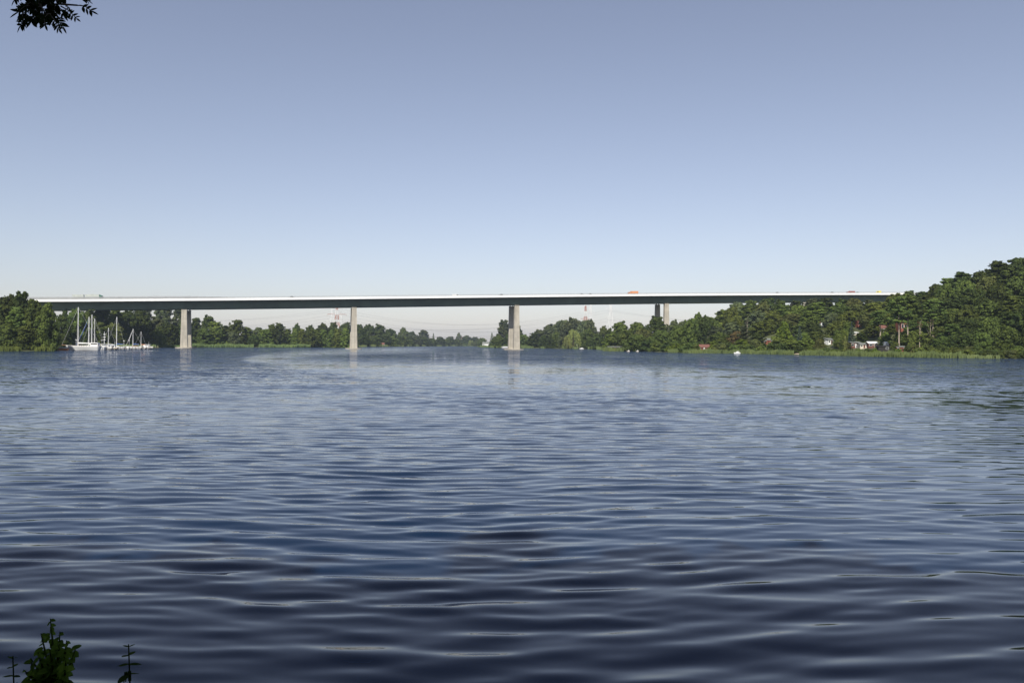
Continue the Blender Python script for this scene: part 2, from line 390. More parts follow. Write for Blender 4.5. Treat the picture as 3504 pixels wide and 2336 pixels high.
def make_proto(kind, i):
    s = hash_seed = sum(map(ord, kind)) * 31 + i * 977; rs = np.random.RandomState(s % 100000); C = []; Rr = []
    if kind in ('rounded', 'broad', 'tall', 'feathery'):
        H, Rad, nl, t0, fl, ls = {'rounded': (18, 6.2, 46, .05, .82, .50), 'broad': (16, 8.2, 56, .05, .74, .52), 'tall': (23, 5.2, 54, .05, .85, .52), 'feathery': (19, 5.6, 62, .03, .52, .46)}[kind]
        for k in range(nl):
            t = t0 + (1 - t0) * ((k + rs.rand()) / nl); t = min(t, .985)
            if kind == 'feathery': pr = (1 - t) ** .55 * (.55 + .45 * math.sin(min(1, t * 3) * 1.57))
            elif kind == 'tall': pr = math.sin(math.pi * (.25 + .73 * t)) ** .5
            else: pr = math.sin(math.pi * (.28 + .71 * t)) ** .55
            a = k * 2.399 + rs.rand() * .9; rad = Rad * pr * math.sqrt(.15 + .85 * rs.rand()) * .84 * (1 + .2 * math.sin(2 * a + s) + .16 * math.sin(3 * a + 9 * t + i))
            rl = Rad * (.25 + .16 * rs.rand()) * (1.15 - .45 * t)
            C.append((math.cos(a) * rad, math.sin(a) * rad, t * H * .97 - rl * .5 * (t > .8))); Rr.append(rl)
        for k in range(22):     # odd shoots that break the outline
            t = .3 + .7 * rs.rand(); a = rs.rand() * 6.28; rad = Rad * 1.0 * (1.12 - t) ** .6
            C.append((math.cos(a) * rad * 1.05, math.sin(a) * rad * 1.05, H * (t * .96 + .05 * rs.rand()))); Rr.append(Rad * (.07 + .07 * rs.rand()))
        cm = leaves_mesh('crown', C, Rr, 120, ls, fl, s % 9999, aspect=.62)
        tm = trunk_mesh('trunk', H, .34, limbs=9, reach=Rad * .8, t0=.2, seed=s)
    elif kind == 'slender':
        H, Rad = 24, 2.6
        for k in range(44):
            t = .04 + .95 * (k + rs.rand()) / 44; a = rs.rand() * 6.28; pr = math.sin(math.pi * (.1 + .88 * t)) ** .5
            rad = Rad * pr * rs.rand() * .8; C.append((math.cos(a) * rad, math.sin(a) * rad, t * H * .96)); Rr.append(1.35 - .5 * t)
        cm = leaves_mesh('crown', C, Rr, 60, .42, 1.2, s % 9999); tm = trunk_mesh('trunk', H, .3, limbs=8, reach=2, seed=s, top=.9)
    elif kind == 'pine':
        H, Rad = 24, 4.6
        for k in range(40):
            t = .52 + .47 * (k + rs.rand()) / 40; a = rs.rand() * 6.28; rad = Rad * (1.12 - (t - .52) * 1.5) * math.sqrt(rs.rand()) * .95
            C.append((math.cos(a) * rad, math.sin(a) * rad, t * H)); Rr.append(1.0 + .8 * rs.rand())
        cm = leaves_mesh('crown', C, Rr, 80, .42, .42, s % 9999); tm = trunk_mesh('trunk', H, .30, limbs=12, reach=4.4, t0=.5, seed=s, top=.93)
    elif kind == 'spruce':
        H, Rad = 14, 3.2
        for k in range(15):
            t = .04 + .94 * k / 15
            for q in range(max(3, int(9 * (1 - t)))):
                a = q * 6.28 / max(3, int(9 * (1 - t))) + k; rad = Rad * (1 - t) * .8; C.append((math.cos(a) * rad, math.sin(a) * rad, t * H - .1)); Rr.append(.32 + .62 * (1 - t))
        C.append((0, 0, H * .96)); Rr.append(.35)
        cm = leaves_mesh('crown', C, Rr, 42, .34, .36, s % 9999); tm = trunk_mesh('trunk', H, .2, limbs=6, reach=2, seed=s, top=.95)
    elif kind == 'willow':
        H, Rad = 15, 7
        for k in range(50):
            a = rs.rand() * 6.28; q = math.sqrt(rs.rand()); rad = Rad * q * .85; top = H * (1 - .45 * q ** 2.2)
            for st in range(4):
                C.append((math.cos(a) * rad * (1 + .05 * st), math.sin(a) * rad * (1 + .05 * st), top - st * 1.9 - rs.rand())); Rr.append(1.25 - .13 * st)
        cm = leaves_mesh('crown', C, Rr, 26, .48, 1.2, s % 9999, aspect=.35, droop=1); tm = trunk_mesh('trunk', H, .5, limbs=9, reach=6, seed=s)
    elif kind == 'bush':
        H, Rad = 4, 3
        for k in range(26):
            a = rs.rand() * 6.28; t = rs.rand(); rad = Rad * math.sqrt(rs.rand()) * math.sqrt(1.03 - t * t * .95) * .8; C.append((math.cos(a) * rad, math.sin(a) * rad, t * H * .82 + .3)); Rr.append(.65 + .5 * rs.rand())
        cm = leaves_mesh('crown', C, Rr, 75, .27, .8, s % 9999); tm = trunk_mesh('trunk', H, .09, limbs=8, reach=2.2, t0=.1, seed=s, top=.7)
    elif kind == 'bare':
        H, Rad = 14, 3
        mb = MB(); rr = random.Random(s)
        mb.tube([(0, 0, 0), (.1, 0, 5), (-.1, .1, 10), (0, 0, 14)], [.26, .2, .14, .05], 7)
        for k in range(9):
            z = 5 + k; a = rr.uniform(0, 6.28); L = rr.uniform(1.2, 3); mb.tube([(0, 0, z), (math.cos(a) * L * .5, math.sin(a) * L * .5, z + L * .45), (math.cos(a) * L * .8, math.sin(a) * L * .8, z + L * 1.1)], [.09, .06, .02], 5)
        tm = mb.mesh('trunk', bark_pale, True)
        cm = leaves_mesh('crown', [(math.cos(k) * 1.6, math.sin(k * 1.3) * 1.6, 11 + k * .35) for k in range(8)], [.5] * 8, 22, .24, .8, s % 999)
    PROTO[(kind, i)] = (cm, tm, H, Rad)
NV = {'rounded': 4, 'broad': 3, 'tall': 3, 'feathery': 4, 'slender': 2, 'pine': 3, 'spruce': 2, 'willow': 2, 'bush': 4, 'bare': 2}
for k_, n_ in NV.items():
    for i_ in range(n_): make_proto(k_, i_)

TREES = []
EXC = []     # (x0,x1,y0,y1,D) picture windows where a house, boat or trunk must stay in view
def tree(x, top, D, width=None, kind='rounded', tone='mid green', layer='front', pale=False, force=False, tries=0):
    g0 = P(x, yh(x), D); X, Yd = g0.x, g0.y
    z0 = gz(X, Yd); zt = P(x, top, D).z; h = zt - z0
    if h < 1.0: return None
    cm, tm, H, Rad = PROTO[(kind, rnd.randrange(NV[kind]))]
    ybase = yh(x) + (CAM_H - z0) * F / D
    s = h / H
    sw = s * rnd.uniform(.9, 1.15) if width is None else (width / F * D) / (2 * Rad)
    if width is not None: sw = min(max(sw, s * .55), s * 2.6)
    hw_ = sw * Rad * F / D
    if not force:
        for (a, b, c, d, De) in EXC:
            if De > D and x + hw_ * .6 > a and x - hw_ * .6 < b and top < d - 3 and ybase > c + 6:
                if tries < 6:
                    sx = (12, -24, 38, -52, 62, -70)[tries]
                    return tree(x + sx, top, D, (width or 60) * .85, kind, tone, layer, pale, force, tries + 1)
                return None
    o = thing('tree' if kind not in ('bush',) else 'bush', None, None, (X, Yd, z0 - .15), rnd.uniform(0, 6.28), None, (sw, sw, s))
    t = bpy.data.objects.new('trunk', tm); COL.objects.link(t); t.parent = o
    if pale or kind == 'pine':
        t.material_slots[0].link = 'OBJECT'; t.material_slots[0].material = bark_pale
    c = bpy.data.objects.new('crown', cm); COL.objects.link(c); c.parent = o
    c.material_slots[0].link = 'OBJECT'; c.material_slots[0].material = LEAF[tone]
    TREES.append((o, x, kind, tone, layer, D)); return o

_DS = np.concatenate([np.arange(250, 1100, 2.5), np.arange(1100, 2700, 12)])
_cache = {}
def ray(x):
    k = round(x / 2)
    if k not in _cache:
        u = (k * 2 - CX) / F; _cache[k] = (sdist(u * _DS, _DS), ground(u * _DS, _DS))
    return _cache[k]
def D_at(x, y, d0=8):
    # distance of the spot on the land slope that is seen at this height, walking inland from the shore
    d, g = ray(x); yy = yh(x) + (CAM_H - g) * F / _DS
    ok = (d >= d0); i = int(np.argmax(ok)); 
    for j in range(i, min(i + 150, len(_DS))):
        if yy[j] <= y: return float(_DS[j])
    return float(_DS[i])
def spot(x, D, dz=0):
    X = (x - CX) / F * D; return (X, D, gz(X, D) + dz)

# ------------------------------------------------------------------ houses and huts on the banks
def house(name, label, x, y, w, d, h, rh, wallm, roofm, roof='gable', win=2, door=True, chim=False, rz=0.0, cat='hut', trim=None, D=None, group=None, raise_=0, clear=True, axis='x'):
    D = D or D_at(x, y); X, Yd, Z = spot(x, D, raise_)
    o = thing(name, label, cat, (X, Yd, Z), rz, group)
    MB().box(-w / 2, w / 2, -d / 2, d / 2, -1.5, h).build('wall', wallm, o)
    e = .35; r = MB()
    if roof == 'gable':
        if axis == 'x': 
            r.prism([(-d / 2 - e, h - .05), (0, h + rh), (d / 2 + e, h - .05), (d / 2 + e, h + .12), (0, h + rh + .2), (-d / 2 - e, h + .12)], -w / 2 - e, w / 2 + e)
            r.v = [(p[1], p[0], p[2]) for p in r.v]
            g_ = MB().prism([(-d / 2, h), (d / 2, h), (0, h + rh * .98)], -w / 2 + .02, w / 2 - .02); g_.v = [(p[1], p[0], p[2]) for p in g_.v]
        else:
            r.prism([(-w / 2 - e, h - .05), (0, h + rh), (w / 2 + e, h - .05), (w / 2 + e, h + .12), (0, h + rh + .2), (-w / 2 - e, h + .12)], -d / 2 - e, d / 2 + e)
            g_ = MB().prism([(-w / 2, h), (w / 2, h), (0, h + rh * .98)], -d / 2 + .02, d / 2 - .02)
        g_.build('gable', trim or wallm, o)
    else:
        r.face([(-w / 2 - e, -d / 2 - e, h), (w / 2 + e, -d / 2 - e, h + .1), (w / 2 + e, d / 2 + e, h + rh), (-w / 2 - e, d / 2 + e, h + rh)])
        r = MB(); r.prism([(-d / 2 - e, h + .01), (d / 2 + e, h + rh), (d / 2 + e, h + rh + .2), (-d / 2 - e, h + .22)], -w / 2 - e, w / 2 + e); r.v = [(p[1], p[0], p[2]) for p in r.v]
    rf = r.build('roof', roofm, o)
    if chim: MB().box(w * .2, w * .2 + .7, -.35, .35, h + rh * .3, h + rh + 1.1).build('chimney', brick, rf)
    n = win + (1 if door else 0)
    for k in range(n):
        cx = -w / 2 + w * (k + .5) / n
        if door and k == n // 2:
            MB().box(cx - .45, cx + .45, -d / 2 - .06, -d / 2 + .02, .05, 2.05).build('door', brownw if wallm is not brownw else white, o)
        else:
            ww = min(.75, w / n * .38)
            fr = MB().box(cx - ww, cx + ww, -d / 2 - .05, -d / 2 + .02, h * .38, h * .85).build('window', white, o)
            MB().box(cx - ww + .1, cx + ww - .1, -d / 2 - .08, -d / 2 - .052, h * .38 + .1, h * .85 - .1).build('pane', glass, fr)
    if clear:
        yb = yh(x) + (CAM_H - Z) * F / D; hw = w / 2 / D * F; hp = (h + rh) / D * F
        EXC.append((x - hw * .45, x + hw * .45, yb - hp, yb - hp * .45, D))
    return o
house('shed', 'low black shed with a pale end wall by the reeds under the land pier', 2104, 1192, 11, 5, 2.4, .5, blackw, roofg, 'mono', 2, True, D=640, cat='shed', trim=cream)
house('boathouse', 'long boathouse with a red sloping roof behind the reeds', 2406, 1199, 9, 6, 2.0, 1.8, brownw, rooft, 'gable', 2, True, cat='boathouse')
house('cottage', 'small red cottage with a grey felt roof and white door frame', 2623, 1176, 7.0, 5, 2.2, 1.1, brick, roofg, 'gable', 2, True, rz=.2, cat='cottage')
house('summer_hut', 'tiny white hut showing between bushes left of the blue spruce', 2716, 1160, 2.6, 2.6, 1.9, .7, white, roofg, 'gable', 1, False, clear=True)
house('summer_hut', 'white gabled hut highest up the wooded right slope', 2815, 1117, 3.4, 3, 2.2, .9, white, redp, 'gable', 1, False, axis='y')
house('summer_hut', 'white hut with sloping grey roof and brown corner posts', 2838, 1179, 4.6, 3.6, 2.4, 1.0, white, roofg, 'mono', 2, True, rz=.35)
house('summer_hut', 'white flat roofed cabin below the right hand blue spruce', 2922, 1147, 3.8, 3, 1.3, .5, cream, white, 'mono', 1, False)
house('summer_hut', 'dark brown hut with white window frames behind the reeds', 2924, 1191, 5.0, 4, 2.6, .7, brownw, roofg, 'mono', 2, True)
house('summer_hut', 'white painted lakeside hut with low gable and awning', 2952, 1192, 4.2, 4, 1.9, .7, cream, roofg, 'gable', 2, True)
house('summer_hut', 'brown and white lakeside hut next to the fence', 2982, 1191, 4.6, 3.6, 2.2, .8, brownw, white, 'gable', 2, False)
house('boat_shed', 'long black open shed behind the reeds near the tall bare trunk', 3030, 1202, 8.6, 4, 2.3, .3, blackw, blackw, 'mono', 1, False, cat='shed')
house('summer_hut', 'white round topped hut roof above the black shed', 3040, 1190, 3.8, 3, 2.2, .6, white, white, 'gable', 0, True)
house('summer_hut', 'dark red hut with white panels at the foot of the tall trunk', 3079, 1203, 4.8, 3.4, 2.2, .5, redp, roofg, 'mono', 2, True)
house('brick_house', 'narrow red brick house end among trees on the right slope', 2937, 1120, 2.6, 4, 3.6, .8, brick, rooft, 'gable', 1, False, cat='house', axis='y', chim=True)
house('brick_house', 'white and red brick house with balcony behind the trunks', 3018, 1144, 5.2, 5, 3.0, 1.6, white, rooft, 'gable', 3, True, cat='house')
house('brick_house', 'tall red brick villa with steep roof behind tall pine trunks', 3092, 1136, 6, 7, 5.0, 2.2, brick, rooft, 'gable', 3, True, cat='house', chim=True)
house('holiday_house', 'dark cabin with bright white windows behind the yellow willow', 1985, 1179, 9, 6, 2.8, 1.4, blackw, roofg, 'gable', 3, False, D=1000, cat='cabin')
house('holiday_house', 'white house by the water at the mouth of the far channel', 1664, 1181, 12, 8, 5, 3, white, roofg, 'gable', 2, True, D=1330, cat='house')
house('farmhouse', 'long pale house showing above trees at the far end of the channel', 1590, 1166, 30, 10, 5, 4, cream, rooft, 'gable', 3, False, D=2450, cat='house', raise_=6)
house('farmhouse', 'red roofed cottage on the far shore right of the second pier', 1308, 1178, 7, 6, 3, 3, white, rooft, 'gable', 2, False, D=1320, cat='house')

EXC.append((3010, 3050, 1184, 1199, D_at(3030, 1202)))

# ------------------------------------------------------------------ trees on the banks
_SX = np.arange(-400, 3900, 4.0)
_SD = []
for _x in _SX:
    _d, _ = ray(_x); _i = np.argmax(_d >= 0); _SD.append(_DS[_i] if _d[_i] >= 0 else 2600)
_SD = np.array(_SD)
def shore_D(x): return float(np.interp(x, _SX, _SD))
def pick(rs_, opts): 
    t = sum(w_ for _, w_ in opts); q = rs_.uniform(0, t)
    for o_, w_ in opts:
        q -= w_
        if q <= 0: return o_
    return opts[-1][0]
# single trees that the photograph shows clearly: x, top, depth behind the shore, width, kind, tone, layer
for a in [
    # left headland
    (-60, 1004, 30, 150, 'rounded', 'dark green', 'skyline'), (18, 1010, 28, 110, 'rounded', 'dark green', 'skyline'), (72, 997, 22, 80, 'tall', 'dark green', 'skyline'),
    (114, 1018, 12, 84, 'rounded', 'mid green', 'skyline'), (163, 1030, 3, 66, 'rounded', 'mid green', 'skyline'),
    (-10, 1060, 14, 110, 'broad', 'dark green', 'middle'), (60, 1045, 12, 100, 'feathery', 'mid green', 'middle'), (140, 1070, 7, 80, 'rounded', 'mid green', 'middle'),
    (20, 1105, 7, 80, 'broad', 'mid green', 'waterside'), (85, 1110, 6, 80, 'rounded', 'mid green', 'waterside'), (176, 1085, 5, 46, 'rounded', 'dark green', 'waterside'),
    # behind the boats
    (215, 1078, 60, 60, 'rounded', 'dark green', 'skyline'), (222, 1052, 140, 22, 'tall', 'dark green', 'skyline'), (262, 1057, 50, 84, 'rounded', 'mid green', 'skyline'),
    (306, 1056, 50, 84, 'feathery', 'mid green', 'skyline'), (352, 1044, 55, 90, 'rounded', 'mid green', 'skyline'), (396, 1052, 50, 84, 'feathery', 'mid green', 'skyline'),
    (437, 1060, 50, 80, 'rounded', 'dark green', 'skyline'), (478, 1056, 60, 80, 'rounded', 'dark green', 'skyline'),
    (470, 1038, 170, 60, 'slender', 'grey green', 'skyline'), (505, 1036, 170, 50, 'slender', 'grey green', 'skyline'), (549, 1040, 160, 60, 'tall', 'grey green', 'skyline'), (575, 1046, 170, 44, 'slender', 'grey green', 'skyline'), (612, 1052, 150, 60, 'tall', 'grey green', 'skyline'),
    (535, 1085, 55, 80, 'rounded', 'grey green', 'middle'), (575, 1104, 22, 90, 'broad', 'dark green', 'middle'), (630, 1098, 40, 70, 'rounded', 'dark green', 'middle'),
    (240, 1110, 24, 80, 'broad', 'dark green', 'middle'), (290, 1108, 24, 80, 'broad', 'dark green', 'middle'), (340, 1100, 26, 80, 'rounded', 'mid green', 'middle'), (390, 1105, 22, 80, 'broad', 'olive', 'middle'),
    (440, 1112, 22, 76, 'broad', 'dark green', 'middle'), (490, 1108, 24, 76, 'feathery', 'mid green', 'middle'), (536, 1130, 14, 60, 'broad', 'fresh green', 'waterside'), (215, 1140, 14, 60, 'broad', 'dark green', 'waterside'),
    # between left pier and middle pier
    (668, 1084, 40, 56, 'feathery', 'dark green', 'skyline'), (716, 1079, 45, 66, 'rounded', 'dark green', 'skyline'), (738, 1098, 12, 84, 'feathery', 'fresh green', 'middle'), (772, 1112, 20, 70, 'feathery', 'mid green', 'middle'),
    (786, 1100, 50, 40, 'spruce', 'mid green', 'skyline'), (810, 1091, 20, 66, 'feathery', 'mid green', 'skyline'), (846, 1116, 22, 56, 'feathery', 'mid green', 'skyline'), (700, 1120, 8, 66, 'feathery', 'mid green', 'middle'),
    (792, 1132, 8, 50, 'broad', 'grey green', 'waterside'), (868, 1142, 8, 40, 'broad', 'dark green', 'waterside'), (884, 1118, 60, 60, 'rounded', 'grey green', 'skyline'), (904, 1124, 18, 70, 'feathery', 'fresh green', 'middle'),
    (929, 1106, 26, 46, 'feathery', 'mid green', 'skyline'), (956, 1102, 22, 60, 'feathery', 'dark green', 'skyline'), (890, 1150, 8, 46, 'bush', 'mid green', 'waterside'),
    (1015, 1107, 130, 36, 'rounded', 'dark green', 'skyline'), (1060, 1112, 120, 50, 'rounded', 'dark green', 'skyline'), (1105, 1106, 120, 60, 'rounded', 'dark green', 'skyline'), (1140, 1102, 130, 50, 'rounded', 'dark green', 'skyline'),
    (1172, 1122, 40, 44, 'willow', 'grey green', 'middle'),
    # far shore right of the middle pier
    (1185, 1102, 130, 60, 'broad', 'dark green', 'skyline'), (1225, 1108, 140, 60, 'broad', 'dark green', 'skyline'), (1262, 1110, 120, 60, 'rounded', 'dark green', 'skyline'), (1298, 1109, 100, 60, 'rounded', 'dark green', 'skyline'), (1335, 1124, 110, 60, 'broad', 'dark green', 'skyline'),
    (1378, 1120, 120, 40, 'rounded', 'mid green', 'skyline'), (1406, 1134, 110, 46, 'rounded', 'dark green', 'skyline'), (1450, 1128, 60, 46, 'tall', 'grey green', 'skyline'), (1483, 1139, 80, 18, 'spruce', 'dark green', 'skyline'),
    (1205, 1146, 20, 60, 'willow', 'grey green', 'middle'), (1245, 1146, 20, 50, 'rounded', 'dark green', 'middle'), (1284, 1148, 14, 46, 'rounded', 'mid green', 'middle'), (1342, 1150, 10, 46, 'rounded', 'fresh green', 'middle'), (1318, 1142, 40, 50, 'rounded', 'dark green', 'middle'),
    (1375, 1144, 30, 50, 'broad', 'mid green', 'middle'), (1424, 1146, 30, 44, 'rounded', 'grey green', 'middle'), (1405, 1160, 8, 30, 'rounded', 'mid green', 'waterside'), (1450, 1150, 20, 40, 'broad', 'dark green', 'middle'),
    (1478, 1156, 20, 36, 'broad', 'mid green', 'middle'), (1506, 1151, 30, 44, 'broad', 'dark green', 'skyline'), (1540, 1150, 60, 40, 'broad', 'dark green', 'skyline'), (1569, 1138, 30, 22, 'rounded', 'grey green', 'skyline'),
    (1530, 1158, 15, 36, 'broad', 'mid green', 'middle'), (1562, 1160, 10, 34, 'broad', 'mid green', 'middle'), (1596, 1147, 40, 40, 'broad', 'dark green', 'skyline'), (1612, 1163, 10, 22, 'willow', 'pale yellow green', 'middle'),
    (1625, 1152, 60, 40, 'broad', 'dark green', 'skyline'), (1650, 1155, 90, 36, 'broad', 'grey green', 'skyline'), (1632, 1164, 10, 22, 'broad', 'grey green', 'middle'),
    # behind the pier standing in the water on the right
    (1666, 1150, 20, 34, 'rounded', 'mid green', 'skyline'), (1683, 1137, 30, 24, 'spruce', 'dark green', 'skyline'), (1704, 1146, 14, 46, 'rounded', 'mid green', 'middle'), (1724, 1094, 45, 56, 'tall', 'grey green', 'skyline'),
    (1768, 1110, 40, 50, 'tall', 'grey green', 'skyline'), (1745, 1140, 12, 50, 'rounded', 'dark green', 'middle'), (1792, 1144, 16, 50, 'rounded', 'mid green', 'middle'), (1826, 1137, 24, 56, 'feathery', 'dark green', 'skyline'), (1846, 1127, 50, 60, 'rounded', 'grey green', 'skyline'),
    (1880, 1106, 60, 66, 'feathery', 'grey green', 'skyline'), (1925, 1093, 75, 80, 'broad', 'grey green', 'skyline'), (1960, 1086, 80, 90, 'broad', 'grey green', 'skyline'), (2000, 1094, 80, 70, 'broad', 'grey green', 'skyline'), (2022, 1092, 70, 50, 'rounded', 'grey green', 'skyline'),
    (1858, 1146, 10, 40, 'feathery', 'dark green', 'middle'), (1884, 1142, 14, 46, 'spruce', 'dark green', 'middle'), (1912, 1146, 6, 10, 'slender', 'grey green', 'middle'), (1905, 1136, 40, 50, 'rounded', 'mid green', 'middle'),
    (1943, 1150, 6, 40, 'willow', 'pale yellow green', 'waterside'), (1962, 1128, 8, 54, 'willow', 'pale yellow green', 'middle'), (2010, 1124, 40, 60, 'rounded', 'mid green', 'middle'), (2045, 1140, 20, 46, 'rounded', 'dark green', 'middle'),
    (2064, 1114, 330, 44, 'rounded', 'mid green', 'skyline'), (2086, 1120, 200, 34, 'rounded', 'dark green', 'skyline'), (2016, 1158, 8, 30, 'rounded', 'dark green', 'waterside'),
    # right bank, below the land pier
    (2122, 1099, 110, 80, 'rounded', 'mid green', 'skyline'), (2180, 1100, 110, 90, 'broad', 'mid green', 'skyline'), (2245, 1081, 90, 90, 'rounded', 'dark green', 'skyline'), (2304, 1094, 130, 50, 'rounded', 'grey green', 'skyline'), (2332, 1096, 120, 46, 'rounded', 'grey green', 'skyline'), (2352, 1096, 60, 60, 'rounded', 'mid green', 'middle'), (2368, 1086, 110, 56, 'broad', 'mid green', 'skyline'), (2416, 1080, 110, 60, 'rounded', 'dark green', 'skyline'), (2318, 1112, 60, 60, 'broad', 'mid green', 'middle'), (2386, 1070, 130, 56, 'rounded', 'mid green', 'skyline'),
    (2090, 1140, 40, 70, 'feathery', 'fresh green', 'middle'), (2140, 1128, 40, 90, 'broad', 'mid green', 'middle'), (2200, 1124, 40, 90, 'broad', 'olive', 'middle'), (2178, 1142, 3, 84, 'broad', 'mid green', 'waterside'), (2262, 1128, 50, 80, 'broad', 'mid green', 'middle'), (2152, 1160, 1, 60, 'broad', 'dark green', 'waterside'),
    # accents on the right slope
    (2695, 1095, 60, 66, 'rounded', 'bright green', 'middle'), (2736, 1113, 28, 34, 'spruce', 'blue green', 'middle'), (2914, 1098, 44, 32, 'spruce', 'blue green', 'middle'), (2788, 1106, 66, 34, 'spruce', 'dark green', 'middle'), (2878, 1160, 14, 22, 'spruce', 'dark green', 'waterside'),
    (2892, 1148, 18, 12, 'slender', 'pale yellow green', 'waterside'), (2545, 1110, 40, 44, 'slender', 'grey green', 'middle'), (2885, 1128, 44, 60, 'willow', 'fresh green', 'middle'),
]:
    x, top, dd, wd, kd, tn, ly = a
    D_ = shore_D(x) + dd
    if 'willow' == kd and 1930 < x < 1970: D_ = 955 + dd
    tree(x, top, D_, wd, kd, tn, ly, force=(kd in ('spruce', 'willow') or x < 1600))

# regular rows: the plantation between the piers
r2 = random.Random(11)
for i, x in enumerate(range(985, 1200, 25)):
    tree(x + r2.uniform(-5, 5), 1121 + r2.uniform(-4, 5), 905 + r2.uniform(-10, 25), 44, 'feathery', 'fresh green' if i % 3 else 'mid green', 'middle', force=True)
# right slope: skyline, then rows stepping down to the water
SKX = [2410, 2432, 2470, 2503, 2528, 2572, 2618, 2661, 2694, 2731, 2777, 2841, 2887, 2950, 2986, 3020, 3055, 3086, 3117, 3145, 3168, 3199, 3214, 3245, 3275, 3296, 3342, 3382, 3405, 3433, 3479, 3504, 3700]
SKY = [1076, 1079, 1060, 1039, 1026, 1018, 1017, 1018, 1024, 1022, 1018, 1017, 1022, 1015, 1018, 1026, 1016, 987, 987, 994, 985, 970, 952, 940, 939, 930, 921, 916, 895, 878, 870, 868, 862]
# bare tall trunks standing in front
for (x, top, y, nm) in [(2422, 1150, 1195, 0), (3076, 1085, 1203, 1), (3106, 1068, 1196, 2), (3147, 1096, 1195, 3), (3183, 1090, 1185, 4), (3192, 1110, 1178, 5), (3012, 1130, 1170, 6), (2556, 1085, 1160, 7)]:
    D_ = D_at(x, y, 10); z0 = gz((x - CX) / F * D_, D_); H_ = P(x, top, D_).z - z0
    if nm in (3, 4):
        tree(x, top, D_, 30, 'bare', 'brown green', 'bare', force=True)
    elif nm in (1, 2, 5, 6):
        ht = {1: 1012, 2: 1004, 5: 1020, 6: 1060}[nm]; tree(x, ht, D_, 84, 'pine', 'mid green', 'bare', pale=True, force=True)
    else: tree(x, top, D_, 20, 'bare', 'grey green', 'bare', force=True)
    EXC.append((x - 1.5, x + 1.5, max(top + 8, 1100), y - 12, D_))
rows = [(0.0, 1.0, 'skyline', 50), (.12, .86, 'upper', 64), (.30, .74, 'upper', 66), (.5, .5, 'middle', 64), (.72, .27, 'lower', 66), (.9, .10, 'waterside', 62)]
for ri, (tt, dt, ly, step) in enumerate(rows):
    x = 2425 + ri * 9
    while x < 3600:
        sk = float(np.interp(x, SKX, SKY)); low = float(np.interp(x, [2400, 2600, 2800, 3000, 3150, 3300, 3450, 3600], [1172, 1172, 1172, 1182, 1176, 1158, 1140, 1120]))
        top = sk + (low - sk) * tt + r2.uniform(-7, 7) * (tt > 0) + (r2.uniform(-1, 7) if tt == 0 else 0)
        back = float(np.interp(x, [2400, 2600, 2900, 3200, 3504], [185, 170, 150, 120, 100]))
        D_ = shore_D(x) + 13 + back * dt + r2.uniform(-6, 6)
        wd = r2.uniform(66, 104) * (1 if x < 3100 else 1.15) * (.8 if tt > .85 else 1)
        if x > 3150: opts = [('dark green', 5), ('mid green', 3), ('olive', .6)]
        elif tt > .8: opts = [('mid green', 3), ('fresh green', 4), ('bright green', 1.2), ('olive', 1)]
        else: opts = [('dark green', 1.6), ('mid green', 4), ('fresh green', 3.2), ('grey green', 1.6), ('olive', 1.2), ('brown green', .06)]
        kd = pick(r2, [('rounded', 4), ('broad', 3), ('feathery', 3), ('tall', 1)])
        if tt > .85: kd = pick(r2, [('rounded', 3), ('broad', 4)])
        tree(x, top, D_, wd, kd, pick(r2, opts), ly)
        x += step * r2.uniform(.75, 1.2) * (1 if x < 3100 else 1.15)
# bushes along the banks
for (x0, x1, st, hpx, dd) in [(-20, 200, 34, 22, 4), (220, 660, 40, 16, 10), (670, 1180, 44, 12, 6), (1190, 1620, 40, 9, 6), (1660, 2060, 40, 13, 5), (2215, 2700, 30, 30, 8), (2700, 3060, 26, 22, 9), (3090, 3520, 27, 30, 7), (3300, 3540, 19, 26, 1)]:
    x = x0 + 5
    while x < x1:
        D_ = shore_D(x) + dd + r2.uniform(0, 7); yb = yh(x) + (CAM_H - gz((x - CX) / F * D_, D_)) * F / D_
        tn = pick(r2, [('mid green', 3), ('fresh green', 4 if x > 2200 else 1), ('bright green', 1.2 if x > 2200 else 0), ('olive', 1.4 if x > 2200 else .3), ('dark green', 1.5)])
        tree(x, yb - hpx * r2.uniform(.7, 1.25), D_, hpx * r2.uniform(1.6, 2.6), 'bush', tn, 'bushes')
        x += st * r2.uniform(.7, 1.3)

def ordw_(v): return {-20: 'far left', -12: 'left', -4: 'middle', 4: 'right', 12: 'far right'}[v]
for (x_, y_, h_, k_) in [(-20, -13, 23, 'rounded'), (-12, -14, 24, 'broad'), (-4, -13, 24, 'rounded'), (4, -14, 23, 'broad'), (12, -13, 24, 'rounded')]:  # unseen trees added behind the camera so their shadow darkens the near water
    cm, tm, H_, R_ = PROTO[(k_, 1)]; o = thing('added_shade_tree', f'unseen tall leafy tree added behind the viewer to shade the near water, {ordw_(x_)}', 'tree', (x_, y_, 2.4), rnd.uniform(0, 6), 'unseen shade trees added behind the viewer', h_ / H_)
    for nm_, me_ in (('trunk', tm), ('crown', cm)):
        c = bpy.data.objects.new(nm_, me_); COL.objects.link(c); c.parent = o
        if nm_ == 'crown': c.material_slots[0].link = 'OBJECT'; c.material_slots[0].material = LEAF['dark green']

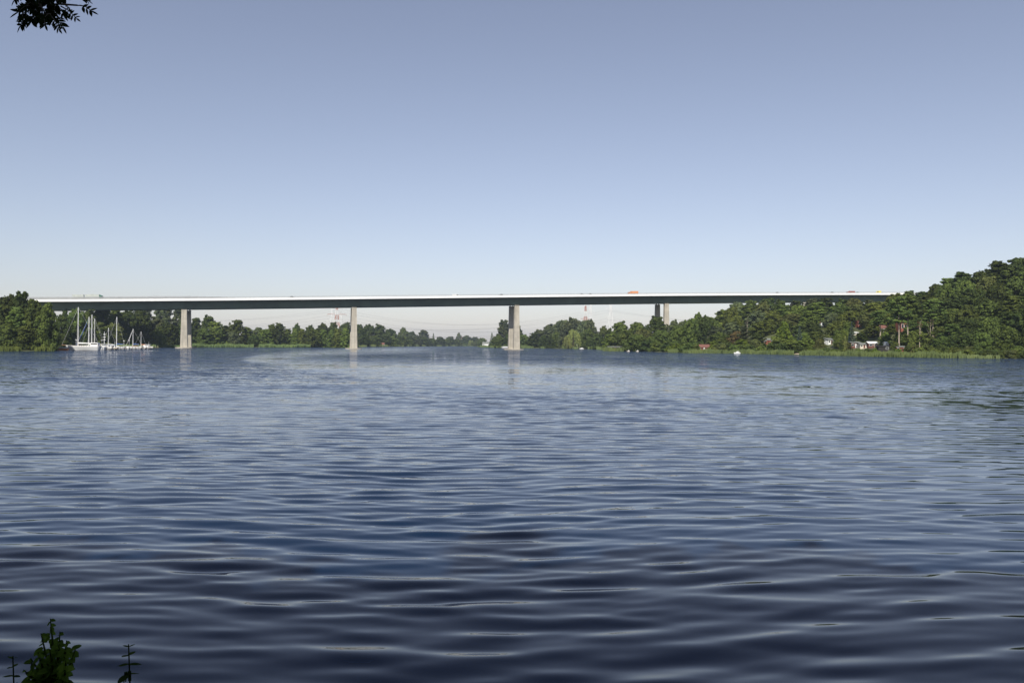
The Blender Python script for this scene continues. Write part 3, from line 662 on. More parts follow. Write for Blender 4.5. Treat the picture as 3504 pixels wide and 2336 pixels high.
def ordw(n):
    W = ['first', 'second', 'third', 'fourth', 'fifth', 'sixth', 'seventh', 'eighth', 'ninth', 'tenth', 'eleventh', 'twelfth', 'thirteenth', 'fourteenth', 'fifteenth', 'sixteenth', 'seventeenth', 'eighteenth', 'nineteenth', 'twentieth']
    return W[n] if n < 20 else 'last'
STR = [(205, 'on the left headland'), (645, 'behind the moored boats'), (1178, 'between left and middle piers'), (1645, 'on the far channel shore'), (2062, 'behind the right water pier'), (2410, 'below the land pier'), (2720, 'left of the sand landing'), (3065, 'above the lakeside huts'), (9999, 'on the high right bluff')]
def stretch(x):
    for lim, ph in STR:
        if x < lim: return ph
SHAPE = {'rounded': 'rounded', 'broad': 'broad', 'tall': 'tall', 'feathery': 'feathery', 'slender': 'slender', 'pine': 'bare-trunked', 'spruce': 'conical', 'willow': 'drooping', 'bush': 'low', 'bare': 'dead forked'}
bk = {}
for tr in TREES: bk.setdefault((stretch(tr[1]), tr[4]), []).append(tr)
for (ph, ly), L in bk.items():
    L.sort(key=lambda q: q[1])
    for i, (o, x, kd, tn, _, D_) in enumerate(L):
        if ly == 'bushes': lb = f'{tn} bush, {ordw(i)} from left along the water {ph}'; o['category'] = 'bush'; gp = f'bushes along the water {ph}'
        elif ly == 'bare': lb = f'{SHAPE[kd]} tree with pale trunk, {ordw(i)} from left {ph}'; o['category'] = 'tree'; gp = 'trees with pale bare trunks'
        else:
            sp_ = {'willow': 'willow', 'spruce': 'conifer'}.get(kd, SHAPE[kd] + ' tree')
            lb = f'{tn} {sp_}, {ordw(i)} from left in {ly} row {ph}'; o['category'] = 'tree'; gp = f'{ly} row of trees {ph}'
        if kd == 'bush' and ly != 'bushes': o['category'] = 'bush'; lb = lb.replace('low tree', 'bush')
        o['label'] = lb; o['group'] = gp
        if kd == 'spruce': o.name = 'conifer_tree'
        if kd == 'willow': o.name = 'willow_tree'
        if kd == 'pine': o.name = 'pine_tree'
print('TREES', len(TREES))

# ------------------------------------------------------------------ reeds
def reeds(name, label, x0, x1, hgt, depth, tone, dens=1.0, gaps=()):
    rs = np.random.RandomState(abs(int(x0)) + 5); pts = []
    x = x0
    while x < x1:
        D = shore_D(x); step = .3 / D * F
        if not any(a < x < b for a, b in gaps):
            n = int(depth * 1.5 * dens)
            k = 1 + .13 * math.sin(x * .05) + .09 * math.sin(x * .13 + 1) + .06 * math.sin(x * .41)
            dd = rs.rand(n) * depth - depth * .75
            u = (x + rs.rand(n) * step - CX) / F
            for q in range(n):
                pts.append((u[q] * (D + dd[q]), D + dd[q], hgt * k * (.75 + .35 * rs.rand())))
        x += step
    pts = np.array(pts); n = len(pts)
    wdt = (.10 + .12 * rs.rand(n)) * (1 if hgt < 3.2 else 1.5); a = rs.rand(n) * 3.14; ca, sa = np.cos(a) * wdt, np.sin(a) * wdt; lean = rs.normal(size=(n, 2)) * .25
    z0 = np.full(n, -.1)
    V4 = np.stack([np.stack([pts[:, 0] - ca, pts[:, 1] - sa, z0], 1), np.stack([pts[:, 0] + ca, pts[:, 1] + sa, z0], 1),
                   np.stack([pts[:, 0] + ca * .9 + lean[:, 0] * .6, pts[:, 1] + sa * .9 + lean[:, 1] * .6, pts[:, 2] * .65], 1), np.stack([pts[:, 0] + lean[:, 0], pts[:, 1] + lean[:, 1], pts[:, 2]], 1)], 1).reshape(-1, 3)
    N = np.stack([lean[:, 0] * 1.2, -.75 + lean[:, 1], .6 + .3 * rs.rand(n)], 1); N /= np.linalg.norm(N, axis=1)[:, None]
    V4 = V4.reshape(-1, 4, 3); gn = np.cross(V4[:, 2] - V4[:, 0], V4[:, 3] - V4[:, 1]); fl_ = (gn * N).sum(1) < 0; V4[fl_] = V4[fl_][:, ::-1]; V4 = V4.reshape(-1, 3)
    me = bpy.data.meshes.new(name); me.vertices.add(4 * n); me.vertices.foreach_set('co', V4.astype(np.float32).ravel())
    me.loops.add(4 * n); me.loops.foreach_set('vertex_index', np.arange(4 * n, dtype=np.int32)); me.polygons.add(n); me.polygons.foreach_set('loop_start', np.arange(0, 4 * n, 4, dtype=np.int32))
    me.update(calc_edges=True)
    me.polygons.foreach_set('use_smooth', np.ones(n, bool)); me.normals_split_custom_set(np.repeat(N, 4, axis=0).astype(np.float32))
    me.materials.append(tone); o = bpy.data.objects.new(name, me); COL.objects.link(o); tag(o, label, 'reeds', kind='stuff')
reed_m = leaf_mat('reed_green', (.125, .17, .066), var=.2, trans=.3, scale=.12)
reed_g = leaf_mat('reed_light', (.14, .17, .07), var=.2, trans=.3, scale=.1)
reeds('reeds', 'dark reeds below the left headland trees', -160, 178, 2.2, 5, LEAF['mid green'], gaps=((72, 118),))
reeds('reeds', 'reed fringe behind the moored boats', 300, 640, 2.6, 8, reed_m)
reeds('reeds', 'pale reed belt between left and middle piers', 650, 1190, 3.4, 12, reed_m, .8, gaps=((868, 885),))
reeds('reeds', 'distant reed belt on the far channel shore', 1190, 1640, 3.0, 14, reed_g, .6)
reeds('reeds', 'reed clumps behind the right water pier', 1642, 2062, 3.2, 9, reed_m, .8, gaps=((1702, 1712), (1768, 1782), (1825, 1850), (1862, 1925), (1978, 2012)))
reeds('reeds', 'reed clump in front of the black shed', 2066, 2135, 3.2, 10, reed_m)
reeds('reeds', 'tall reeds left of the sand landing', 2285, 2716, 2.5, 9, reed_m, gaps=((2318, 2336),))
reeds('reeds', 'tall reeds right of the sand landing', 2736, 3290, 2.6, 9, reed_m)
reeds('reeds', 'low reed fringe at the foot of the right bluff', 3290, 3420, 1.7, 5, reed_g)
# sand landing and grassy bank
def patch(name, label, pts, m, lift=.25):
    mb = MB(); n = len(pts); c = [sum(p[i] for p in pts) / n for i in (0, 1)]
    ring = [(p[0], p[1], gz(p[0], p[1]) + lift) for p in pts]
    for k in range(n):
        a, b = ring[k], ring[(k + 1) % n]; cc = (c[0], c[1], gz(c[0], c[1]) + lift); mb.face([cc, a, b])
    o = mb.build(name, m); tag(o, label, kind='structure'); return o
sand = mat('sand', (.42, .34, .24), .95, .15, .6)
D1 = shore_D(2725); patch('sand_landing', 'pale sand landing between the reeds', [px(2713, D1 - 6), px(2732, D1 - 6), px(2740, D1 + 6), px(2762, D1 + 13), px(2740, D1 + 20), px(2716, D1 + 14)], sand)
dry = mat('dry_grass', (.24, .22, .09), .95, .3, .3)
patch('lawn', 'dry yellow lawn sloping to the water', [px(1975, 950), px(2012, 944), px(2040, 960), px(2036, 985), px(1985, 990)], dry, .5)

# ------------------------------------------------------------------ the motorway bridge
def bY(u): return 692.0 / (1 - 0.0000839 * u)
def bpt(u): Yb = bY(u); return Vector((u / F * Yb, Yb))
b0, b1 = bpt(-2100), bpt(2300); bdir = (b1 - b0).normalized(); bnor = Vector((-bdir.y, bdir.x))     # bnor points away from the camera
def u_of(t): p = b0 + bdir * t; return p.x / p.y * F
BL = (b1 - b0).length
TU = [-1622, -1115, -540, 3, 526, 948, 1257]; TYP = [1024, 1021.6, 1015.3, 1009.6, 1005.6, 1003.0, 1002.2]
hts = [(yh(u + CX) - y) * bY(u) / F + CAM_H for u, y in zip(TU, TYP)]
cf = np.polyfit(TU, hts, 3)
def deckz(u):
    uc = min(max(u, -1750), 1400); z = float(np.polyval(cf, uc)); 
    return z + (u - uc) * (.0045 if u > uc else .004)
bridge = thing('motorway_bridge', 'long white edged motorway bridge on paired concrete piers across the lake', 'bridge', (b0.x, b0.y, 0), 0)
def bp(t, s, z): p = b0 + bdir * t + bnor * s; return (p.x - b0.x, p.y - b0.y, z)
TS = [i * BL / 220 for i in range(221)]
def sweep(name, prof, m, parent=bridge, t0=0, t1=BL, zoff=None):
    mb = MB(); rows_ = []; ts = [t for t in TS if t0 <= t <= t1]
    for t in ts:
        z = deckz(u_of(t)); rows_.append([bp(t, s, z + dz) for s, dz in prof])
    k = len(prof)
    for r_ in rows_: mb.v += r_
    for i in range(len(rows_) - 1):
        for j in range(k):
            j2 = (j + 1) % k; mb.f.append((i * k + j, i * k + j2, (i + 1) * k + j2, (i + 1) * k + j)); mb.m.append(0)
    mb.f.append(tuple(range(k))); mb.m.append(0); mb.f.append(tuple((len(rows_) - 1) * k + j for j in reversed(range(k)))); mb.m.append(0)
    return mb.build(name, m, parent)
sweep('fascia', [(0, 0), (0, -1.75), (.35, -1.75), (.35, 0)], fascia_m)
sweep('fascia', [(32.3, 0), (32.3, -1.75), (31.95, -1.75), (31.95, 0)], fascia_m)
sweep('deck_slab', [(.36, -.25), (.36, -1.45), (6.1, -1.9), (27.6, -1.9), (31.94, -1.45), (31.94, -.25)], asphalt)
sweep('girder', [(6.2, -1.93), (6.5, -7.6), (27.1, -7.6), (27.5, -1.93)], girder_m)
sweep('bottom_flange', [(6.3, -7.62), (6.3, -7.74), (27.4, -7.74), (27.4, -7.62)], girder_m)
stf = MB()
for i in range(2, 220):
    t = TS[i]; z = deckz(u_of(t))
    a = bp(t - .06, 6.12, z - 1.98); b = bp(t + .06, 6.12, z - 1.98); c = bp(t + .06, 6.42, z - 7.58); d = bp(t - .06, 6.42, z - 7.58)
    stf.face([a, b, c, d])
stf.build('stiffener', girder_m, bridge)
# hand rail on posts
rl = MB()
for s_ in (.18, 32.1):
    for i in range(220):
        za, zb = deckz(u_of(TS[i])), deckz(u_of(TS[i + 1]))
        for h_ in (.55, 1.1):
            rl.tube([bp(TS[i], s_, za + h_), bp(TS[i + 1], s_, zb + h_)], .06, 4)
        for q in range(2):
            t = TS[i] + q * BL / 440; z = deckz(u_of(t)); rl.tube([bp(t, s_, z - .02), bp(t, s_, z + 1.12)], .05, 4)
rl.build('railing', rail_m, bridge)
cr = MB()
for s_ in (2.6, 15.6, 16.6, 29.6):
    for i in range(220):
        za, zb = deckz(u_of(TS[i])), deckz(u_of(TS[i + 1])); cr.face([bp(TS[i], s_, za + .28), bp(TS[i + 1], s_, zb + .28), bp(TS[i + 1], s_, zb + .6), bp(TS[i], s_, za + .6)])
cr.build('crash_barrier', rail_m, bridge)
# tinted wind screen over the left part, stepping down
sc_ = MB()
for i in range(0, 220):
    u = u_of(TS[i]); 
    if u > -960: break
    h_ = 1.9 if u < -1120 else 1.9 - (u + 1120) / 160 * 1.3
    za, zb = deckz(u_of(TS[i])), deckz(u_of(TS[i + 1]))
    for s_ in (.30, 31.9): sc_.face([bp(TS[i] + .05, s_, za + .02), bp(TS[i + 1] - .05, s_, zb + .02), bp(TS[i + 1] - .05, s_, zb + h_), bp(TS[i] + .05, s_, za + h_)])
sc_.build('wind_screen', screen_m, bridge)
# piers: a near and a far fin on one footing each
def fin(t, s, zt, zb, foot):
    mb = MB(); c = b0 + bdir * t + bnor * s
    def ring(z, wx, wy): return [tuple((c + bdir * a * wx + bnor * b * wy - b0).to_tuple()) + (z,) for a, b in ((-1, -1), (1, -1), (1, 1), (-1, 1))]
    rs_ = [ring(zb, 2.75, 1.9), ring(zb + (zt - zb) * .25, 2.5, 1.75), ring(zt - 1.2, 1.95, 1.5), ring(zt - 1.15, 2.1, 1.6), ring(zt - .5, 2.1, 1.6)]
    for a, b in zip(rs_, rs_[1:]):
        for k in range(4): mb.face([a[k], a[(k + 1) % 4], b[(k + 1) % 4], b[k]])
    mb.face(rs_[-1]); o = mb.build('pier', concrete, bridge)
    be = MB(); 
    for q in (-1.2, 1.2):
        cc = c + bdir * q - b0; be.box(cc.x - .4, cc.x + .4, cc.y - .4, cc.y + .4, zt - .52, zt + .02)
    be.build('bearing', rail_m, o)
    if foot:
        m2 = MB(); p = []
        for k in range(16):
            a = 2 * math.pi * k / 16; q = c + bdir * math.cos(a) * 6.6 + bnor * math.sin(a) * 4.6 - b0; p.append((q.x, q.y))
        for k in range(16):
            a, b = p[k], p[(k + 1) % 16]; m2.face([(a[0], a[1], -1), (b[0], b[1], -1), (b[0], b[1], .75), (a[0], a[1], .75)])
        m2.face([(a[0], a[1], .75) for a in p]); m2.build('footing', concrete, o)
for u in (-1690, -1122, -541, 15, 527, 1000, 1500):
    lo, hi = 0, BL
    for _ in range(40):
        mid = (lo + hi) / 2
        p = b0 + bdir * mid + bnor * 7.6
        if p.x / p.y * F < u: lo = mid
        else: hi = mid
    for s_ in (7.6, 27.2):
        c = b0 + bdir * lo + bnor * s_; inlake = sdist(c.x, c.y)[0] < 0
        fin(lo, s_, deckz(u_of(lo)) - 7.74, -1.0 if inlake else gz(c.x, c.y) - 1, inlake)

# ------------------------------------------------------------------ traffic on the deck
BANG = math.atan2(bdir.y, bdir.x)
def on_deck(u, s):
    lo, hi = 0, BL
    for _ in range(40):
        mid = (lo + hi) / 2; p = b0 + bdir * mid + bnor * s
        if p.x / p.y * F < u: lo = mid
        else: hi = mid
    p = b0 + bdir * lo + bnor * s
    sl = (deckz(u_of(lo + 5)) - deckz(u_of(lo - 5))) / 10
    return (p.x, p.y, deckz(u_of(lo)) - .25), sl
def place(name, label, cat, xpx, s, face, group):
    loc, sl = on_deck(xpx - CX, s); o = thing(name, label, cat, loc, 0, group)
    o.rotation_euler = (0, -math.atan(sl) * (1 if face > 0 else -1), BANG + (0 if face > 0 else math.pi)); return o
def wheels(o, xs, r, wy, ww=.28):
    for x_ in xs:
        for sy in (-1, 1):
            m_ = MB(); m_.tube([(x_, sy * (wy - ww / 2), r), (x_, sy * (wy + ww / 2), r)], r, 14); w_ = m_.build('wheel', rubber, o)
            MB().tube([(x_, sy * (wy + ww / 2 - .02), r), (x_, sy * (wy + ww / 2 + .01), r)], r * .55, 10).build('rim', alu, w_)
def car(xpx, s, face, paint, label, L=4.4, H=1.45, kind='car'):
    o = place('car' if kind == 'car' else 'van', label, kind, xpx, s, face, 'vehicles crossing the bridge'); k = L / 4.4
    if kind == 'car': prof = [(-2.2, .3), (2.2, .3), (2.22, .62), (2.1, .78), (1.15, .92), (.55, 1.36), (0, H), (-.9, H - .02), (-1.6, 1.12), (-2.15, 1.0), (-2.22, .6)]
    else: prof = [(-2.2, .3), (2.2, .3), (2.22, .8), (2.0, 1.05), (1.35, 1.25), (.85, H - .08), (.5, H), (-2.1, H), (-2.2, H - .3)]
    prof = [(a * k, b) for a, b in prof]
    MB().prism(prof, -.85, .85).build('body', paint, o)
    if kind == 'car': wp = [(1.02, .95), (.5, 1.30), (0, H - .07), (-.85, H - .08), (-1.5, 1.08), (-1.4, .95)]
    else: wp = [(1.25, 1.22), (.8, H - .2), (.2, H - .2), (.2, 1.22)]
    wp = [(a * k, b) for a, b in wp]
    for sy in (-1, 1): MB().prism(wp, sy * .852 - .005, sy * .852 + .005).build('side_window', glass, o)
    wheels(o, (-1.35 * k, 1.35 * k), .32, .75, .2); return o
def lorry(xpx, s, face, boxm, cabm, L, H, label, cat='truck', fairing=False, nm='lorry'):
    o = place(nm, label, cat, xpx, s, face, 'vehicles crossing the bridge')
    cabL = 2.3; MB().box(-L / 2, L / 2 - cabL - .25, -1.25, 1.25, 1.05, H).build('cargo_box', boxm, o)
    MB().box(-L / 2, L / 2 - .4, -.5, .5, .6, 1.04).build('chassis', blackw, o)
    x0 = L / 2 - cabL; c_ = MB().prism([(x0, .55), (L / 2, .55), (L / 2, 1.7), (L / 2 - .35, H * .76), (L / 2 - 1.0, H * .80), (x0, H * (.98 if fairing else .82))], -1.2, 1.2).build('cab', cabm, o)
    for sy in (-1, 1): MB().prism([(x0 + .9, 1.75), (L / 2 - .15, 1.75), (L / 2 - .45, H * .68), (x0 + .9, H * .68)], sy * 1.202 - .006, sy * 1.202 + .006).build('side_window', glass, c_)
    MB().face([(L / 2 - .0, -1.05, 1.75), (L / 2 - .0, 1.05, 1.75), (L / 2 - .34, 1.05, H * .74), (L / 2 - .34, -1.05, H * .74)]).build('windscreen', glass, c_)
    wheels(o, (-L / 2 + 1.3, -L / 2 + 2.5, L / 2 - 1.2), .5, 1.05); return o
# the road train near the left end: drawbar truck and its trailer
tr1 = lorry(322, 4.2, 1, tarp, greenp, 12.2, 4.0, 'long road train with pale tarpaulin sides and green cab near the left bank', fairing=True)
MB().box(-15.2, -7.2, -1.25, 1.25, 1.05, 3.95).build('trailer_box', tarp, tr1)
MB().box(-15.2, -6.0, -.3, .3, .7, 1.04).build('trailer_chassis', blackw, tr1)
wheels(tr1, (-13.6, -12.3, -8.3), .5, 1.05)
MB().prism([(-5.4, 3.98), (3.2, 3.98), (.8, 4.22), (-2.4, 4.16)], -1.2, 1.2).build('roof_tarp', tarp, tr1)
car(999, 4.5, 1, darkp, 'dark car on the bridge between the left and middle piers', kind='car', H=1.6)
car(1560, 9, 1, white, 'white van on the bridge left of the tall water pier', 7.0, 2.1, 'van')
car(1713, 4.5, -1, darkp, 'dark green car on the bridge just left of the tall water pier', H=1.6)
car(1988, 10, -1, darkp, 'left one of two dark cars following each other mid bridge', H=1.7)
car(2017, 10, -1, darkp, 'right one of two dark cars following each other mid bridge', H=1.7)
lorry(2165, 9, -1, orangep, orangep, 9.2, 3.3, 'bright orange box lorry above the gap before the land pier')
car(2657, 9, -1, darkp, 'dark green car on the bridge above the wooded slope', 4.6, 1.8)
car(2845, 9, -1, darkp, 'dark grey car left of the red lorry on the right end', 4.6, 1.8)
lorry(2910, 9, -1, redp, redp, 8, 2.6, 'flat red lorry near the right end of the bridge')
car(2931, 9, -1, greenp, 'green car right behind the red lorry', 4.6, 1.7)
car(3004, 9, -1, yellowp, 'yellow van nearest the right end of the bridge', 5.6, 2.7, 'van')
# small bird like fork of an antenna on the rail
an = thing('lamp_bracket', 'thin forked bracket on the screen right of the road train', 'bracket', tuple(Vector(bp(0, 0, 0)) * 0 + Vector(on_deck(530 - CX, .3)[0])), BANG)
MB().tube([(0, 0, 2.0), (-1.4, 0, 3.4)], .07, 4).tube([(.4, 0, 2.0), (1.6, 0, 3.5)], .07, 4).tube([(-.2, 0, 2.05), (.6, 0, 2.05)], .06, 4).build('bracket_arm', rail_m, an)

# ------------------------------------------------------------------ pylons and lines
steel_w = mat('pylon_white', (.75, .75, .74), .6, .08); steel_r = mat('pylon_red', (.42, .19, .14), .6, .1)
ATT = {}
def pylon(x, top, D, arms, label, base_w=13, red=True, bands=9, arm_l=14, key=None):
    X, Yd, Z = spot(x, D); H = P(x, top, D).z - Z
    o = thing('power_pylon', label, 'pylon', (X, Yd, Z), .3, 'lattice power pylons behind the bridge')
    bodies = [MB(), MB()]
    def wd(z): t = z / H; return base_w / 2 * (1 - t) ** 1.25 * .92 + .9
    n = 16
    for i in range(n):
        z0_, z1_ = H * i / n, H * (i + 1) / n; a, b = wd(z0_), wd(z1_); mi = (1 if red else 0) if (i * bands // n) % 2 == 1 else 0
        mb = bodies[mi]
        for k in range(4):
            sx, sy = ((-1, -1), (1, -1), (1, 1), (-1, 1))[k]; sx2, sy2 = ((-1, -1), (1, -1), (1, 1), (-1, 1))[(k + 1) % 4]
            mb.tube([(sx * a, sy * a, z0_), (sx * b, sy * b, z1_)], .34, 4)
            mb.tube([(sx * a, sy * a, z0_), (sx2 * b, sy2 * b, z1_)], .17, 4); mb.tube([(sx2 * a, sy2 * a, z0_), (sx * b, sy * b, z1_)], .17, 4)
            mb.tube([(sx * b, sy * b, z1_), (sx2 * b, sy2 * b, z1_)], .15, 4)
    bodies[0].build('lattice_mast', steel_w, o)
    if bodies[1].v: bodies[1].build('painted_band', steel_r, o)
    pts = []
    for j, (t, l) in enumerate(arms):
        z = H * t; m_ = MB()
        for sx in (-1, 1):
            for sy in (-1, 1): m_.tube([(sx * wd(z), sy * wd(z), z), (sx * l, 0, z + .3)], .24, 4)
            m_.tube([(sx * wd(z), 0, z + 2.6), (sx * l, 0, z + .3)], .2, 4); m_.tube([(sx * l, 0, z + .3), (sx * l, 0, z - 2.5)], .12, 4)
        m_.build('cross_arm', steel_r if (red and j % 2) else steel_w, o)
        for sx in (-1, 1): pts.append(Vector((X + sx * l * math.cos(.3), Yd + sx * l * math.sin(.3), Z + z - 2.4)))
    ATT[key] = pts; return o
pylon(1136, 1058, 1500, [(.80, 8), (.62, 10), (.44, 8)], 'white lattice pylon, leftmost of three close together left of middle pier', 12, False, key='a')
pylon(1152, 1036, 1480, [(.86, 13), (.70, 17), (.56, 14)], 'tallest red and white lattice pylon left of the middle pier', 15, True, key='b')
pylon(1166, 1078, 1540, [(.78, 7), (.55, 8)], 'short white lattice pylon, rightmost of three left of middle pier', 9, False, key='c')
pylon(2003, 1038, 1560, [(.82, 9), (.62, 10), (.45, 9)], 'red and white banded pylon behind the broad grey green trees', 11, True, key='d')
pylon(2021, 1042, 1620, [(.8, 7), (.6, 8)], 'slim white pylon close right of the red banded one', 9, False, key='e')
pylon(2089, 1034, 1480, [(.84, 10), (.64, 12), (.46, 10)], 'free standing white lattice pylon left of the land pier', 12, False, key='f')
wire_m = mat('power_cable', (.12, .12, .13), .6, .05)
def line(pa, pb, sag, label, group):
    mb = MB(); pts = []
    for i in range(33):
        t = i / 32; p = pa.lerp(pb, t); p.z -= sag * 4 * t * (1 - t); pts.append(p)
    mb.tube(pts, .075, 4); o = mb.build('power_line', wire_m); tag(o, label, 'power line', group)
G = 'power lines sagging beneath the bridge'
far_l = [P(120, y, 1400) for y in (1052, 1052, 1078, 1079, 1108, 1109)]; far_r = [P(3100, y, 1350) for y in (1060, 1062, 1085, 1088, 1112, 1114)]
lv = ['top', 'top', 'middle', 'middle', 'lowest', 'lowest']
for i in range(6):
    nf = 'near' if i % 2 == 0 else 'far'
    line(far_l[i], ATT['b'][i], 22, f'{lv[i]} {nf} side cable running left from the tallest red and white pylon', G)
    line(ATT['b'][i], ATT['d'][i], 26, f'{lv[i]} {nf} side cable between the tallest and the banded pylon', G)
    line(ATT['f'][i], far_r[i], 22, f'{lv[i]} {nf} side cable running right from the free standing pylon', G)
    if i < 4: line(ATT['c'][i], ATT['f'][i], 24, f'{lv[i]} {nf} side cable between short white pylon and free standing pylon', G)

# ------------------------------------------------------------------ boats
def hull(o, L, B, fb, m, stripe=None, x_bow=-1, sheer=.35, rake=.12, name='hull', deckm=None):
    st = []; N_ = 16
    for i in range(N_ + 1):
        t = i / N_                                  # 0 bow .. 1 stern
        wv = (math.sin(min(1, t * 1.55 + .02) * math.pi / 2)) ** .8 * (1 - .28 * max(0, t - .6) / .4)
        top = fb * (1 + sheer * (1 - t) ** 2 + .10 * t ** 2); xt = x_bow * (L / 2 - t * L); ring = []
        for q in range(7):
            f = (0, .2, .42, .6, .66, .86, 1)[q]; ff = (f ** .55); xx = xt - x_bow * rake * L * (1 - f) * (1 - t) ** 3 + (x_bow * .04 * L * (1 - f) if t > .96 else 0)
            ring.append((xx, wv * B / 2 * (.35 + .65 * ff), -.35 + (top + .35) * f))
        st.append(ring)
    mb = MB(); idx = []
    for sy in (1, -1):
        base = len(mb.v)
        for r_ in st: mb.v += [(a, sy * b, c) for a, b, c in r_]
        for i in range(N_):
            for q in range(6):
                a = base + i * 7 + q; f_ = (a, a + 7, a + 8, a + 1); mb.f.append(f_ if sy > 0 else f_[::-1]); mb.m.append(1 if (stripe and q == 3) else 0)
    n = (N_ + 1) * 7
    for q in range(6): a = N_ * 7 + q; mb.f.append((a, a + n, a + n + 1, a + 1)); mb.m.append(0)
    h = mb.build(name, [m, stripe or m], o, True)
    dk = MB()
    for i in range(N_):
        a = st[i][6]; b = st[i + 1][6]; dk.face([(a[0], a[1] * .97, a[2] - .08), (b[0], b[1] * .97, b[2] - .08), (b[0], -b[1] * .97, b[2] - .08), (a[0], -a[1] * .97, a[2] - .08)])
    dk.build('deck', deckm or wood, o)
    return h
BG = 'boats moored along the jetty on the left'
def sailboat(x, D, L, mastx, masttop, label, hm=white, stripe=None, cover=white, genoa=None, cabin=white, bowsprit=False, boomlen=None, face=-1, rz=0.0, deckm=None, wheelhouse=False, backstay=True, mr=.13):
    X = (x - CX) / F * D; o = thing('sailing_boat', label, 'boat', (X, D, 0), rz, BG); fb = .125 * L if L < 13.5 else 2.0
    hull(o, L, L * .27, fb, hm, stripe, face, deckm=deckm)
    mx_ = (mastx - x) / F * D; H = P(mastx, masttop, D).z
    cb = MB().prism([(-L * .16, fb), (L * .22, fb), (L * .20, fb + .62), (-L * .10, fb + .55)], -L * .08, L * .08).build('cabin', cabin, o)
    for k in range(4):
        for sy in (-1,): MB().box(-L * .08 + k * L * .068, -L * .08 + k * L * .068 + .42, sy * (L * .08 + .02), sy * (L * .08 - .01), fb + .22, fb + .45).build('porthole', glass, cb)
    m_ = MB().tube([(mx_, 0, fb), (mx_, 0, H)], [mr, mr * .75], 8).build('mast', white if mr > .12 else alu, o)
    MB().tube([(mx_, -L * .06, fb + (H - fb) * .56), (mx_, L * .06, fb + (H - fb) * .56)], .04, 5).build('spreader', alu, m_)
    bl = boomlen or L * .36
    MB().tube([(mx_, 0, fb + 1.45), (mx_ - face * bl, 0, fb + 1.5)], .09, 6).build('boom', alu, o)
    MB().tube([(mx_ - face * .3, 0, fb + 1.7), (mx_ - face * bl * .5, 0, fb + 1.72), (mx_ - face * bl * .97, 0, fb + 1.62)], [.34, .24, .12], 8).build('sail_cover', cover, o)
    bx = face * (L / 2 + (L * .11 if bowsprit else -.1)); bz = fb * 1.35
    if bowsprit: MB().tube([(face * (L / 2 - .6), 0, fb * 1.3), (bx, 0, fb * 1.35 + .1)], .14, 6).build('bowsprit', wood, o)
    rg = MB().tube([(mx_, 0, H * .985), (bx, 0, bz)], .035, 4)
    if backstay: rg.tube([(mx_, 0, H * .99), (-face * (L / 2 - .1), 0, fb * 1.1)], .025, 3)
    for sy in (-1, 1): rg.tube([(mx_, 0, H * .9), (mx_, sy * L * .13, fb)], .022, 3)
    rg.build('rigging', alu, o)
    if genoa: MB().tube([(mx_ + (bx - mx_) * .06, 0, H * .93), (mx_ + (bx - mx_) * .5, 0, H * .5), (mx_ + (bx - mx_) * .96, 0, bz + .5)], [.06, .15, .12], 6).build('furled_sail', genoa, o)
    if wheelhouse:
        wh = MB().box(L * .24, L * .46, -1.25, 1.25, fb, fb + 2.0, top=(.15, .1)).build('wheelhouse', white, o)
        MB().box(L * .26, L * .44, -1.22, -1.17, fb + 1.05, fb + 1.6).build('window', glass, wh)
    rr = MB()
    for k in range(9):
        t = k / 8; xx = -L * .46 + L * .92 * t; yy = L * .27 / 2 * .9 * math.sin(math.pi * min(1, (t if face < 0 else 1 - t) * .75 + .12))
        for sy in (-1, 1): rr.tube([(xx, sy * yy, fb * 1.02), (xx, sy * yy, fb + .65)], .02, 3)
    rr.build('guard_rail', alu, o)
    return o
def motorboat(x, D, L, label, hm=white, rz=0.0, roofm=white, stripe=None, radar=False, face=-1, name='motor_boat', group=BG, z=0, cover=None, mast=False):
    X = (x - CX) / F * D; o = thing(name, label, 'boat', (X, D, z), rz, group); fb = .17 * L if L < 8 else 1.5
    hull(o, L, L * .34, fb, hm, stripe, face, sheer=.25, deckm=white)
    if cover:
        MB().prism([(-L * .46, fb), (L * .46, fb), (L * .3, fb + .55), (-L * .2, fb + .7)], -L * .13, L * .13).build('boat_cover', cover, o); return o
    a, b = (-L * .18, L * .30) if face < 0 else (-L * .30, L * .18)
    s_ = -face
    c_ = MB().prism([(a * 1.2, fb), (b, fb), (b - .1, fb + 1.5 if L > 6 else fb + .8), (a + (.9 if face < 0 else 0), fb + 1.5 if L > 6 else fb + .8)], -L * .12, L * .12).build('cabin', white, o)
    hh = 1.5 if L > 6 else .8
    MB().box(a + 1.0, b - .3, -L * .12 - .03, -L * .12 + .02, fb + hh * .5, fb + hh * .85).build('window', glass, c_)
    if L > 6:
        MB().box(a + .5, b + .9, -L * .13, L * .13, fb + hh + .35 * 0 + .0 + .005, fb + hh + .12).build('roof', roofm, c_)
        MB().tube([(b - .6, 0, fb + hh + .1), (b - .6, 0, fb + hh + 2.0)], .05, 5).build('antenna', alu, o)
    if radar:
        m_ = MB().tube([(0, 0, fb + hh), (0, 0, P(x, 1134, D).z)], .09, 6).build('mast', white, o)
        zt = P(x, 1134, D).z
        for f_ in (.45, .62, .8): MB().box(-.7 + f_ * .2, .7, -.14, .14, fb + (zt - fb) * f_, fb + (zt - fb) * f_ + .28).build('radar', white, m_)
    return o
sailboat(284, 405, 17.2, 267, 1051, 'largest white yacht with bowsprit and tallest mast, nearest the left bank', stripe=navy, bowsprit=True, wheelhouse=True, boomlen=6.8, cover=white, mr=.22)
sailboat(300, 424, 12.5, 304, 1084, 'white yacht with blue furled foresail behind the largest yacht', genoa=bluec, cover=white, mr=.22)
